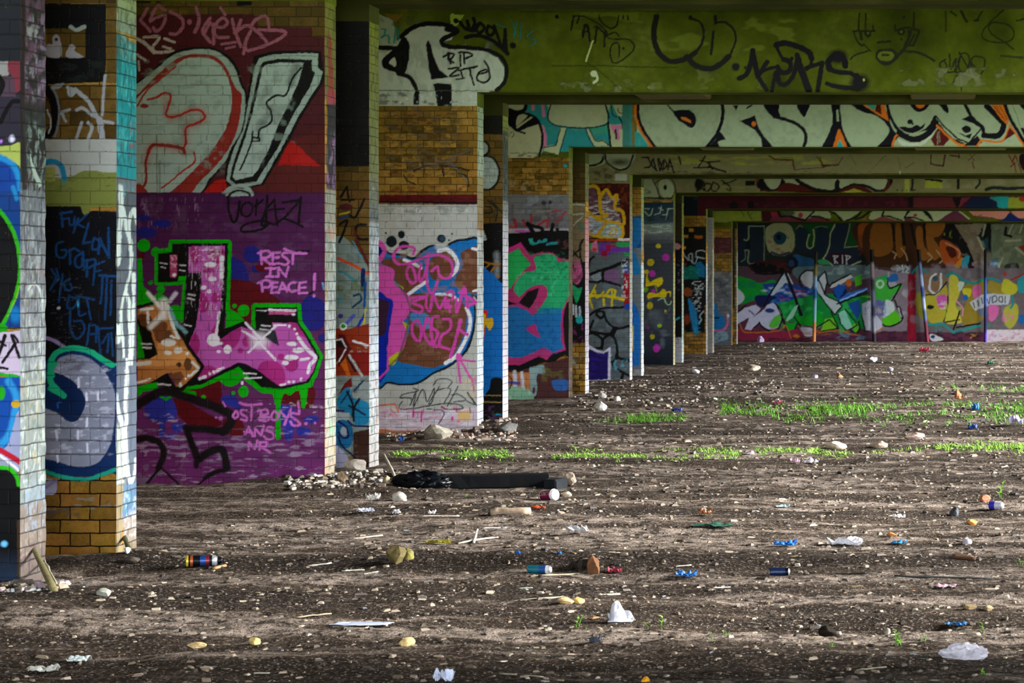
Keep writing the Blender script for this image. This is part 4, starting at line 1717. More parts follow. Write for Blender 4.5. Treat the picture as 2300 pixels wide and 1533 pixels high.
F 8c6c50 520,700 740,720 720,830 600,900 530,860
c d0d8d8 20 640,700 590,740 580,850 640,900 690,830 690,700
e 305868 635,745 30,26
c 101418 12 540,910 640,900 720,820 750,780
F d860b8 650,930 740,910 745,1000 680,1040
n e8d8e8 .5 700,1000 60,60 30,20
c 101418 12 760,920 755,1050 720,1180
e 141a10 585,1035 36,24
F c8c040 780,720 860,740 880,900 840,1000 880,1100 900,1190 740,1190 770,1000
F 948028 930,820 1150,760 1160,1080 1080,1180 940,1220 900,1100 960,950
n b4c840 .5 820,1080 100,110 40,40
F d0c820 910,850 1000,850 980,930 930,920
F c8d8cc 870,780 930,790 880,880
e 1868b8 940,935 28,30
F d868a8 1020,830 1090,810 1090,920 1020,940
c 1c9090 22 740,720 820,690 940,770 1040,790 1160,740 1280,770
l d890a0 12 840,960 920,1050 905,1120
l 101418 16 880,1080 820,1260
l 1c9890 20 560,1210 700,1200 820,1290 1090,1220
l 101418 12 735,1190 880,1160
l 101418 14 850,1240 1090,1200
n 1c9890 .5 640,1250 60,50 20,30
f c0c8d0 980,990 1100,910 1240,890 1400,910 1370,1010 1200,1010 1040,1070
l 384048 10 1020,990 1035,1040
l 384048 10 1060,970 1075,1020
l 384048 10 1100,940 1110,1000
c 384048 9 1130,930 1130,990 1150,950 1180,1000 1190,930
c 384048 9 1210,930 1240,920 1260,960 1220,990 1210,940
c 384048 9 1280,930 1310,930 1310,980 1280,970 1280,935
l 384048 9 1340,930 1340,990
F 6a7898 1060,1060 1150,1050 1150,1120 1090,1120
F a08c30 1180,770 1290,800 1340,900 1180,880
F c0c030 1320,770 1360,750 1470,830 1420,910 1310,880
F d868a8 1180,1020 1280,1030 1240,1160 1180,1160
F b0b040 1330,1050 1460,1000 1470,1150 1400,1250 1340,1200
n d868b8 .5 1370,1130 70,60 30,20
e 1868b0 1510,1160 34,50
c 1c9090 20 1410,920 1420,1000 1400,1040
F 2a98a0 1470,760 1560,700 1560,870 1480,880
l a02028 14 1400,760 1533,700
e c03028 1340,700 20,20
n 1c9890 .5 1280,1190 130,60 50,30
n 3a1830 .48 250,1330 260,60 70,40
n 1a1018 .46 800,1330 340,60 70,30
f e0d8e0 1150,1262 1560,1262 1560,1440 1150,1440
n d06090 .54 1360,1320 200,60 30,20
n d06090 .54 1360,1400 200,40 50,14
F d0d4d8 575,1310 640,1320 720,1360 600,1380
e 1c3870 610,1335 26,16
n c89040 .56 1040,1330 60,30 20,20
# jambs: x runs along the depth of each pier's inner face
@j0a
T 0 0 3.4844
r 2a2a2c 100,-60 420,1600
n 7a5470 .46 270,380 120,470 26,50
n a890b0 .52 280,420 100,380 22,40
n c0c8c8 .6 240,450 70,360 20,60
r 2c2020 150,-50 196,1250
n 3a4a44 .45 280,980 100,130 20,40
n b0c8bc .54 290,1230 90,300 14,60
n a06070 .62 280,1450 100,100 20,30
F c8e0cc 230,1200 260,1300 320,1420 300,1460 240,1330
T 0 420 3.4844
g 848a90 9aa0a8 100,30 420,1700
n c8d2d4 .5 260,800 120,900 14,90
n 4a5058 .54 260,700 120,800 12,70
n b04050 .68 330,600 50,400 12,50
n a09040 .66 250,1000 90,500 16,26
n e8f4f0 .57 280,1100 60,600 12,60
c e8f4f0 14 220,800 250,760 310,790 330,900
n 6a4a40 .6 210,650 60,150 14,30
T 0 840 3.0656
g a8b0ac 8a9494 100,0 420,900
n e0f0ec .52 230,350 100,480 14,60
n 6a7c78 .54 230,400 110,520 12,50
n 9ab0c8 .55 250,850 80,160 16,40
n c0b070 .66 230,300 100,400 14,60
g 8a8078 6a5c58 100,880 420,1600
n a89888 .48 210,1120 90,130 20,40
n 9ab0c8 .5 250,930 90,160 12,40
n 5a4450 .5 190,1250 60,100 16,30
@j0b
T 0 0 3.4844
g a8b878 90a494 890,-60 1120,260
n 4a5c3a .5 980,130 90,200 12,50
f 408080 890,270 1090,330 1090,470 890,470
n a0d8c8 .5 1000,380 70,150 14,40
f 12a4ac 890,460 1100,470 1100,1400 890,1400
n 0a6068 .5 1000,800 110,560 14,90
n 60d8d8 .56 990,800 90,500 12,80
n 406468 .52 980,1230 100,130 20,60
n c05050 .62 1060,1200 50,300 12,30
f 7c848c 890,1390 1120,1400 1120,1600 890,1600
T 0 420 3.4844
g 5c6670 66707e 880,40 1120,1700
n 788490 .5 1000,900 110,800 40,90
c e8f8f0 34 945,0 950,150 935,400 925,600
c e8f8f0 26 935,60 970,200 1000,350 1025,440
c e8f8f0 26 1080,280 1050,170 1015,260 1005,340 1020,430
c e8f8f0 22 1020,430 1025,560 1010,700 990,800
c e8f8f0 20 990,800 960,900 950,1100 970,1320
c e8f8f0 20 985,820 1010,900 1015,1100 1010,1700
c e8f8f0 24 1045,680 1050,900 1040,1100 1035,1420
c e8f8f0 40 905,1080 925,1110 915,1200
l e8f8f0 20 950,1060 920,1200
l 8050d0 7 1080,300 1060,900
n 38b8b8 .6 1020,20 60,60 20,40
T 0 840 3.0656
g 707a8c 6a7688 790,-60 990,760
c e8f4f8 26 875,-100 872,200 865,450 870,560 880,700
c e8f4f8 22 800,130 830,300 850,500 855,690
c e8f4f8 18 870,560 890,700 905,760 925,700 940,600
f c8d4c8 800,300 830,400 840,700 860,740 800,740
n b0a890 .5 830,800 40,300 12,40
f 6a88a8 850,760 990,760 990,980 840,1000
n 38a0b0 .52 880,870 50,120 14,40
n d0d8e0 .55 900,900 60,160 10,40
f a89878 800,740 850,760 840,1300 780,1300
g b0a49c 8a7a5c 850,980 990,1250
n d8d8e0 .55 900,1060 60,120 16,30
@j1a
T 300 0 3.4833
g 8a8c30 84865a 1500,-60 1640,780
n 4a4c28 .5 1560,400 60,440 12,90
f a04a38 1520,240 1545,300 1570,760 1520,760
F b04850 1515,720 1570,700 1580,790 1560,830 1520,800
n e070b0 .5 1550,800 40,40 10,30
f 34323a 1510,820 1600,800 1605,1480 1510,1480
n 8a8ca0 .56 1550,1250 50,240 8,70
n d080c8 .58 1550,1260 50,200 8,60
n c070c0 .5 1555,1440 50,60 10,30
r 8a8c68 1590,820 1640,1500
T 300 420 3.4833
g a8ac98 c0c8c4 1500,20 1640,1600
n 5a6460 .54 1550,700 60,700 9,60
n e8f0f0 .5 1550,900 60,640 9,80
n e08050 .5 1565,310 46,110 14,40
n 9a5040 .58 1540,200 40,200 8,40
n e0b040 .6 1520,700 26,300 8,60
n 80a0a8 .56 1590,620 20,160 8,40
n 7c50a0 .66 1560,1100 50,400 8,30
T 300 820 3.4833
g ccd0cc b8a890 1500,0 1640,1000
n e8f4f0 .5 1550,300 50,320 10,70
n 50c878 .52 1550,560 24,160 10,40
n 607068 .56 1550,500 60,480 8,50
n e09850 .58 1530,700 50,300 14,20
n d0a080 .5 1560,850 60,120 16,30
@j1b
T 740 0 3.65
g 9aa41c 848840 325,-60 430,420
g 848840 7a8058 325,420 430,1600
n 4a5028 .52 375,800 50,760 8,90
T 740 400 3.8333
g 7a7e60 707878 330,-20 460,380
n 405058 .5 395,240 45,240 10,40
n d07840 .55 365,400 26,60 10,30
n 9050a0 .56 370,440 26,80 8,30
n d8b060 .62 400,100 40,200 8,40
g a8b0b0 c4ccd4 330,380 460,1700
n e8f4ff .5 395,1000 50,560 9,70
n 5a6068 .55 395,900 50,560 8,50
n 80c0c8 .58 360,1200 30,300 8,40
n e0a0a0 .62 370,1100 40,500 8,40
T 740 780 4.5095
g ccd4d8 b4aca8 385,0 520,1300
n f0f8ff .5 450,400 60,600 10,70
n 4c5450 .54 450,700 60,560 9,60
n c07878 .58 485,400 30,400 10,40
n 40a080 .6 415,700 30,300 10,40
@j2a
T 740 0 3.65
g 9aa858 a0b498 1215,-60 1290,1000
g a4b8a0 b8c4b4 1215,900 1290,1600
n 303830 .56 1250,1200 36,400 8,60
T 740 400 3.8333
g a8a078 98784c 1270,-20 1340,440
n d08040 .55 1300,440 30,100 10,30
g a8a8a0 e0e8e8 1270,450 1340,1500
n 7a5060 .6 1310,560 30,160 8,40
n f4f8f8 .46 1300,1000 36,600 8,90
n a07080 .66 1310,1100 36,500 8,40
T 740 780 4.5095
g dce4ec c8ccd4 1480,0 1570,900
n f4f8ff .5 1520,300 40,400 9,60
n d8b078 .55 1510,780 40,120 12,30
@j2b
T 1100 180 4.034
g 9aa018 828838 110,-40 190,460
f 3a4440 110,460 190,460 190,1100 110,1100
n 8a9468 .52 150,400 36,160 8,40
n 8a9c98 .6 150,800 36,300 6,40
g 8c928c a8a8a8 110,1100 190,1600
n 50585c .52 150,1200 36,200 8,40
T 1100 500 3.3316
g b0aeb0 ece8f0 85,-50 150,260
r f0e8f0 85,250 150,1600
n d07890 .62 118,700 34,400 6,50
n 5a5c60 .6 110,150 30,160 6,40
n c0b8a8 .58 110,1480 30,100 12,20
@j3a
T 1100 180 4.034
g 8c8c3c 86784c 705,-60 770,1600
n 4a4420 .54 735,900 26,600 8,60
T 1100 500 3.3316
g 6a5a40 5c4e44 570,-60 630,1600
n a8a050 .56 595,500 26,200 8,50
n 302820 .55 600,1000 26,400 8,50
n a08878 .55 595,1250 26,200 8,30
@j3b
T 1100 180 4.034
g 8a8c40 7c7c50 850,-60 910,1100
n 44481c .54 880,800 24,400 6,60
g c06050 d09088 850,1250 910,1700
T 1100 500 3.3316
g d88080 e8c8d0 690,-20 750,480
g e8d0d8 dce0e8 690,480 750,1500
n c04050 .56 715,250 20,250 6,60
n 504850 .62 715,1000 20,200 6,40
@j4a
T 1380 380 5.897
g 787830 948c50 180,-100 260,600
n c04020 .54 215,200 26,160 10,40
g a89c68 a89c90 180,500 260,1200
T 1380 600 5.4737
g d0c8b8 ece8e4 155,-60 225,1700
n b8a070 .58 195,200 20,200 8,40
@j4b
T 1380 380 5.897
g a4a838 a8b078 330,-60 400,700
g b8a888 a8a088 330,700 400,1100
T 1380 600 5.4737
g e8f0e8 f0f4f4 295,-60 370,1700
n 5a5a50 .62 325,600 20,60 6,30
@j5a
T 1380 380 5.897
g 64682c 6c6c38 740,-60 820,1100
T 1380 600 5.4737
g c0c478 d0c8a8 690,-60 745,1500
n d89880 .55 710,700 14,300 6,40
@j5b
T 1380 380 5.897
g 8a9414 707838 870,-60 930,1000
T 1380 600 5.4737
g c4ccb8 d0dcd8 800,-60 850,1400
n 60b098 .55 830,500 16,500 6,40
@j6a
T 1380 380 5.897
g 808428 706c40 1190,-60 1250,1000
T 1380 600 5.4737
g e0e0dc 98928c 1100,-60 1150,1200
@j6b
T 1380 380 5.897
g 84884c 8a8868 1270,-60 1330,1000
g c0c0a4 d8dccc 1270,1050 1330,1600
T 1380 600 5.4737
g c8c0a0 a8a498 1180,-60 1230,1200
@j7a
T 1380 380 5.897
g 787c50 6a5030 1530,-60 1580,1500
T 1380 600 5.4737
g 808068 b09870 1400,-60 1450,1200
@j7b
T 1380 380 5.897
g 8a8c40 a88058 1590,-60 1650,1100
g b8c8b0 c8d8d8 1590,1100 1650,1600
T 1380 600 5.4737
g c8dcd8 d0d4d0 1470,-60 1530,1000
"""
ARTS = read_art(ART)  # dark translucent rects on upper pier brick: shade put into the paint
# ---------------- materials ----------------
def nt(name):
    m = bpy.data.materials.new(name); m.use_nodes = True; t = m.node_tree; b = t.nodes['Principled BSDF']
    return m, t, b
class N:
    def __init__(s, t): s.t = t
    def new(s, k, **kw):
        n = s.t.nodes.new(k)
        for a, v in kw.items(): setattr(n, a, v)
        return n
    def put(s, sock, v):
        if isinstance(v, bpy.types.NodeSocket): s.t.links.new(v, sock)
        elif v is not None: sock.default_value = v
    def m(s, op, a, b=None, c=None):
        n = s.new('ShaderNodeMath', operation=op)
        for i, v in enumerate((a, b, c)): s.put(n.inputs[i], v)
        return n.outputs[0]
    def mix(s, f, a, b, bt='MIX'):
        n = s.new('ShaderNodeMix', data_type='RGBA', blend_type=bt)
        s.put(n.inputs[0], f); s.put(n.inputs[6], a); s.put(n.inputs[7], b); return n.outputs[2]
    def noise(s, vec, sc, det=3, rough=.6):
        n = s.new('ShaderNodeTexNoise'); n.inputs['Scale'].default_value = sc; n.inputs['Detail'].default_value = det
        n.inputs['Roughness'].default_value = rough; s.put(n.inputs['Vector'], vec); return n.outputs[0]
    def ramp(s, f, stops, interp='LINEAR'):
        n = s.new('ShaderNodeValToRGB'); cr = n.color_ramp; cr.interpolation = interp
        while len(cr.elements) < len(stops): cr.elements.new(.5)
        for e, (p, c) in zip(cr.elements, stops): e.position = p; e.color = c
        s.put(n.inputs[0], f); return n.outputs[0]
def C4(h): return (*[float(v) for v in lin(h)], 1)
def painted(name, bricks=True, tint=None):
    m, t, b = nt(name); g = N(t)
    pos = g.new('ShaderNodeNewGeometry').outputs['Position']
    sep = g.new('ShaderNodeSeparateXYZ'); g.put(sep.inputs[0], pos); X, Y, Z = sep.outputs
    at = g.new('ShaderNodeAttribute', attribute_name='paint')
    fine = g.noise(pos, 60, 4, .7); mid = g.noise(pos, 9, 4, .65); big = g.noise(pos, 1.6, 3, .6)
    if bricks:
        wob = g.m('MULTIPLY', g.m('SUBTRACT', g.noise(pos, 14, 2), .5), .012)
        u = g.m('ADD', g.m('ADD', X, Y), wob); v = g.m('DIVIDE', g.m('ADD', Z, g.m('ADD', wob, 1.0)), .075)
        row = g.m('FLOOR', v); fv = g.m('FRACT', v)
        s = g.m('ADD', g.m('DIVIDE', g.m('ADD', u, 50.0), .3375), g.m('MULTIPLY', g.m('MODULO', row, 2.0), .5))
        f = g.m('FRACT', s)
        ju = g.m('MULTIPLY', g.m('MINIMUM', g.m('MINIMUM', f, g.m('SUBTRACT', 1.0, f)), g.m('ABSOLUTE', g.m('SUBTRACT', f, .667))), .3375)
        jv = g.m('MULTIPLY', g.m('MINIMUM', fv, g.m('SUBTRACT', 1.0, fv)), .075)
        j = g.m('MINIMUM', ju, jv)
        joint = g.m('SUBTRACT', 1.0, g.m('SMOOTH_MIN', g.m('MAXIMUM', g.m('DIVIDE', g.m('SUBTRACT', j, .0022), .0032), 0.0), 1.0, .1))
        joint = g.m('MAXIMUM', joint, 0.0)
        cmb = g.new('ShaderNodeCombineXYZ'); g.put(cmb.inputs[0], g.m('FLOOR', s)); g.put(cmb.inputs[1], row); g.put(cmb.inputs[2], g.m('GREATER_THAN', f, .667))
        wn = g.new('ShaderNodeTexWhiteNoise', noise_dimensions='3D'); g.put(wn.inputs['Vector'], cmb.outputs[0]); rnd = wn.outputs['Value']
        bc = g.ramp(rnd, [(0, C4('4a3414')), (.2, C4('8a6224')), (.4, C4('a87c30')), (.68, C4('b88e42')), (.88, C4('9c6830')), (1, C4('6a4c1c'))])
        bc = g.mix(g.ramp(mid, [(.35, (0, 0, 0, 1)), (.7, (1, 1, 1, 1))]), bc, C4('806222'))
        bc = g.mix(g.m('MULTIPLY', g.ramp(fine, [(.5, (0, 0, 0, 1)), (.75, (1, 1, 1, 1))]), .5), bc, C4('2a2010'))
        zl = g.new('ShaderNodeMapRange'); g.put(zl.inputs[0], Z); zl.inputs[1].default_value = .4; zl.inputs[2].default_value = 1.6
        bc = g.mix(joint, bc, g.mix(zl.outputs[0], C4('0e0a05'), C4('4a3a14')))
        bc = g.mix(g.m('MULTIPLY', g.ramp(g.m('ADD', Z, g.m('MULTIPLY', big, 1.2)), [(0, (0, 0, 0, 1)), (1, (0, 0, 0, 1))]), 0.0), bc, C4('5a6010'))
        # green bounced light put into the colour of the upper courses
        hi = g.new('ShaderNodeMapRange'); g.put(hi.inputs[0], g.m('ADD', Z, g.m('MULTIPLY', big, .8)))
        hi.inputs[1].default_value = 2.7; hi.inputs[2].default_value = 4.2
        green_bounce = g.m('MULTIPLY', hi.outputs[0], .45)
        bc = g.mix(green_bounce, bc, C4('4c5010'))
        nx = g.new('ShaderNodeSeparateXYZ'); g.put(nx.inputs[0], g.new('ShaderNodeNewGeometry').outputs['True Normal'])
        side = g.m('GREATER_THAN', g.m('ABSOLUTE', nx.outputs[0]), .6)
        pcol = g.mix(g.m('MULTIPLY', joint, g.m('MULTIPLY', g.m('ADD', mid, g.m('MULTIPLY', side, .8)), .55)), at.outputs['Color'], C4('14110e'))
        pcol = g.mix(g.m('MULTIPLY', green_bounce, .9), pcol, C4('e4f0a0'), 'MULTIPLY')
        lift = g.m('MULTIPLY', g.m('GREATER_THAN', g.m('ADD', fine, g.m('MULTIPLY', joint, .10)), .70), .75)
        h = g.m('SUBTRACT', g.m('ADD', g.m('MULTIPLY', rnd, .25), g.m('MULTIPLY', fine, .25)), g.m('MULTIPLY', joint, 1.0))
    else:
        bc = g.ramp(big, [(.3, C4((tint or ('364006', '505c0c', '667226'))[0])), (.5, C4((tint or ('364006', '505c0c', '667226'))[1])), (.75, C4((tint or ('364006', '505c0c', '667226'))[2]))])
        bc = g.mix(g.m('MULTIPLY', g.ramp(mid, [(.4, (0, 0, 0, 1)), (.75, (1, 1, 1, 1))]), .5), bc, C4('34380c'))
        pcol = at.outputs['Color']
        lift = g.m('MULTIPLY', g.m('GREATER_THAN', fine, .72), .5)
        h = g.m('ADD', g.m('MULTIPLY', fine, .5), mid)
    grime = g.m('MULTIPLY', g.ramp(mid, [(.45, (0, 0, 0, 1)), (.8, (1, 1, 1, 1))]), .2)
    pcol = g.mix(grime, pcol, C4('0c0a08'))
    a = g.m('MULTIPLY', at.outputs['Alpha'], g.m('SUBTRACT', 1.0, lift))
    g.put(b.inputs['Base Color'], g.mix(a, bc, pcol))
    g.put(b.inputs['Roughness'], g.m('SUBTRACT', .85, g.m('MULTIPLY', a, .3)))
    b.inputs['Specular IOR Level'].default_value = .1
    bp = g.new('ShaderNodeBump'); bp.inputs['Strength'].default_value = .42; bp.inputs['Distance'].default_value = .006 if bricks else .004
    g.put(bp.inputs['Height'], h); g.put(b.inputs['Normal'], bp.outputs[0])
    return m
M_BRICK = painted('painted stock brick'); M_CONC = painted('olive painted concrete', False)  # concrete base is plain olive-green
M_SOFFIT = painted('dark olive concrete', False, ('26280c', '34360f', '4a4a20'))  # darker, browner concrete for rear beams and ceiling
M_WALL = painted('painted board wall', False, ('1c201c', '2a2c24', '3a3a30'))
_mc = {}
def mat(hx, rough=.7, metal=0., var=.25, sc=30, em=None):
    k = (hx, rough, metal, var, sc)
    if k in _mc: return _mc[k]
    m, t, b = nt('surface '+hx); g = N(t); tc = g.new('ShaderNodeTexCoord').outputs['Object']
    n = g.noise(tc, sc, 4, .65); c = lin(hx)*.72
    d = (*[float(v) for v in c*(1-var*1.6)], 1); l = (*[float(v) for v in np.minimum(c*(1+var), 1)], 1)
    g.put(b.inputs['Base Color'], g.ramp(n, [(.3, d), (.65, l)])); b.inputs['Roughness'].default_value = rough; b.inputs['Metallic'].default_value = metal; b.inputs['Specular IOR Level'].default_value = .12 if c.max() < .02 else .35
    bp = g.new('ShaderNodeBump'); bp.inputs['Strength'].default_value = .4; bp.inputs['Distance'].default_value = .002; g.put(bp.inputs['Height'], n); g.put(b.inputs['Normal'], bp.outputs[0])
    _mc[k] = m; return m
# ---------------- mesh helpers ----------------
class Buf:
    def __init__(s): s.V = []; s.Q = []; s.C = []; s.n = 0
    def grid(s, P, C=None, flip=False):
        ny, nx = P.shape[:2]; s.V.append(P.reshape(-1, 3))
        s.C.append(np.zeros((ny*nx, 4)) if C is None else C.reshape(-1, 4))
        i = np.arange(ny-1)[:, None]*nx+np.arange(nx-1)[None]+s.n
        q = np.stack([i, i+1, i+nx+1, i+nx], -1).reshape(-1, 4)
        s.Q.append(q[:, ::-1] if flip else q); s.n += ny*nx
    def quad(s, a, b, c, d, col=None):
        P = np.array([[a, b], [d, c]], float); C = None if col is None else np.broadcast_to(np.array(col, float), (2, 2, 4)); s.grid(P, C)
    def box(s, x0, x1, y0, y1, z0, z1, skip=''):
        if 'f' not in skip: s.quad((x0, y0, z0), (x1, y0, z0), (x1, y0, z1), (x0, y0, z1))
        if 'b' not in skip: s.quad((x1, y1, z0), (x0, y1, z0), (x0, y1, z1), (x1, y1, z1))
        if 'l' not in skip: s.quad((x0, y1, z0), (x0, y0, z0), (x0, y0, z1), (x0, y1, z1))
        if 'r' not in skip: s.quad((x1, y0, z0), (x1, y1, z0), (x1, y1, z1), (x1, y0, z1))
        if 't' not in skip: s.quad((x0, y0, z1), (x1, y0, z1), (x1, y1, z1), (x0, y1, z1))
        if 'd' not in skip: s.quad((x0, y1, z0), (x1, y1, z0), (x1, y0, z0), (x0, y0, z0))
    def build(s, name, mt, loc=(0, 0, 0), smooth=False, parent=None):
        V = np.concatenate(s.V)-np.array(loc); Q = np.concatenate(s.Q); C = np.concatenate(s.C)
        me = bpy.data.meshes.new(name); me.vertices.add(len(V)); me.vertices.foreach_set('co', V.ravel().astype(np.float32))
        me.loops.add(Q.size); me.loops.foreach_set('vertex_index', Q.ravel().astype(np.int32))
        me.polygons.add(len(Q)); me.polygons.foreach_set('loop_start', np.arange(0, Q.size, 4, dtype=np.int32))
        me.polygons.foreach_set('use_smooth', np.full(len(Q), smooth))
        ca = me.color_attributes.new('paint', 'FLOAT_COLOR', 'POINT'); ca.data.foreach_set('color', C.ravel().astype(np.float32))
        me.update(); me.validate(); me.materials.append(mt)
        o = bpy.data.objects.new(name, me); COL.objects.link(o); o.location = loc
        if parent: o.parent = parent
        return o
def tag(o, label, cat, group=None):
    o['label'] = label; o['category'] = cat
    if group: o['group'] = group
    return o
def wX(px, d): return (px-PX)/F*d
def wZ(py, d): return EYE+(PY-py)/F*d
# ---------------- portals ----------------
DA = [11.82+5.9*k for k in range(8)]; LT = .34; GAP = 1.39
ZB = [EYE+v for v in (2.62, 2.245, 1.877, 1.65, 1.56, 1.492, 1.377, 1.26)]
PAD = .142; PW = 2.63; XL = JX-PW
def span(a, b, step): return np.arange(a, b+step*.5, step)
PLAB = [('brick pier at the left edge, blue and green spray paint on a near-black face', 'second brick pier from the left with silver and navy swirl over bare yellow brick'),
 ('wide brick pier painted purple with a pink letter, dripping green outline and REST IN PEACE', 'dark narrow brick pier just behind the purple one, orange and teal paint low down'),
 ('brick pier with bare yellow brick over white paint and a blue and brown bubble piece', 'narrow brick pier with black upper half and plain blue paint below a round silver blob'),
 ('brick pier with a green and blue letter outlined in pink over brown paint', 'thin brick pier beside the green and blue letter, pink skull on black'),
 ('brick pier with grey stone-like cells in black outline and a purple badge', 'thin brick pier painted flat grey and light blue with a yellow bar'),
 ('dark grey brick pier splattered with yellow and magenta dots', 'very thin black brick pier right behind the dotted grey one'),
 ('far brick pier, black and brown with teal and blue scribbles', 'far plain grey brick pier next to the teal scribbled one'),
 ('farthest brick pier but one, grey with a small blue and pink shape', 'farthest brick pier, thin dark strip against the back wall')]
BLAB = [('nearest concrete beam overhead, just above the picture', 'second nearest concrete beam overhead, just above the picture'),
 ('concrete beam across the very top of the picture, in front of the dark gap', 'dark concrete beam edge along the top of the picture'),
 ('largest yellow-green concrete beam with black tags and a line-drawn face', 'dark plain beam tucked behind the yellow-green tagged one'),
 ('concrete beam with pale green bubble letters edged in orange and black', 'plain olive beam tucked behind the pale bubble letters'),
 ('olive concrete beam with thin dark red scribbled lines', 'plain beam tucked behind the one with dark red lines'),
 ('small far beam with pale rounded letters in black and red outline', 'plain far beam behind the pale rounded letters'),
 ('far beam painted dark maroon with black patches', 'plain far beam behind the maroon one'),
 ('farthest painted beam, pale spiked shapes over maroon beside lime green', 'last plain beam, touching the back wall top')]
def mirrored(art, xs, ys, lo, hi):
    """paints a panel; past lo / hi the same pieces carry on mirrored, as the wall carries on out of sight"""
    C = np.zeros((len(ys), len(xs), 4)); w_ = hi-lo
    for a, e, fn in ((-1e9, lo, lambda x: 2*lo-x), (lo, hi+1e-6, lambda x: x), (hi+1e-6, 1e9, lambda x: 2*hi-x)):
        i = np.nonzero((xs >= a) & (xs < e))[0]
        if not len(i): continue
        q = fn(xs[i]); o_ = np.argsort(q); S = paint_panel(art, q[o_], ys); D = np.zeros_like(S); D[:, o_] = S
        bad = (q > hi+.5) | (q < lo-.5); D[:, bad, 3] = 0; C[:, i] = D
    return C
def pier(k, half):
    d0 = DA[k]+(GAP if half else 0); d1 = d0+LT; key = '%d%s' % (k, 'ba'[half == 0]); ztop = ZB[k]-PAD
    xr = PX+F*JX/d0; vis = max(-30, PX+F*JX/((d0-GAP+LT) if half else (DA[k-1]+GAP+LT if k else 5)))-30
    xl = PX+F*XL/d0; fl = max(xl+30, vis-260) if vis > xl+40 else vis
    xs = np.concatenate([span(xl, fl-20, 22)[:-1], span(fl, xr-1, 2), [xr]]); pv = vis+28 if k or half else -1e6
    yt = PY-(ztop-EYE)/d0*F; yb = PY+(EYE+.25)/d0*F
    ys = np.concatenate([[yt], span(max(yt+2, -20), yb, 2)]) if yt > -30 else np.concatenate([span(yt, -22, 20), span(-16, yb, 2)])
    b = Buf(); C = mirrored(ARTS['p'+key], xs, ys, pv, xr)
    P = np.empty((len(ys), len(xs), 3)); P[..., 0] = wX(xs, d0)[None]; P[..., 1] = d0; P[..., 2] = wZ(ys, d0)[:, None]
    P[..., 1] += .006*(vnoise(P[..., 0]*9, P[..., 2]*9, 3)-.5)
    b.grid(P, C, flip=True)
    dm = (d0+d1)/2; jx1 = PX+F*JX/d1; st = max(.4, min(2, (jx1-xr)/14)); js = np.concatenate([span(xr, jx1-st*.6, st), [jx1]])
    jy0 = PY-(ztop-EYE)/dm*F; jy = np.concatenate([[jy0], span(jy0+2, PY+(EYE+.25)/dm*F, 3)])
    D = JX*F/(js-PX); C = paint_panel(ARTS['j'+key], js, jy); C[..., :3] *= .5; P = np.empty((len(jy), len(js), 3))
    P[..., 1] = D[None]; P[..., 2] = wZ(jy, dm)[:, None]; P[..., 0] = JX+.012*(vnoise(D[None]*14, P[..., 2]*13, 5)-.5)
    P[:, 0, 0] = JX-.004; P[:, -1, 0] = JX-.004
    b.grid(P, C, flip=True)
    b.box(XL, JX-.006, d0+.006, d1, -.25, ztop, skip='fr')
    o = b.build('brick_pier', M_BRICK, (wX(xr, d0)-PW/2, (d0+d1)/2, 0)); tag(o, PLAB[k][half], 'pier'); return o
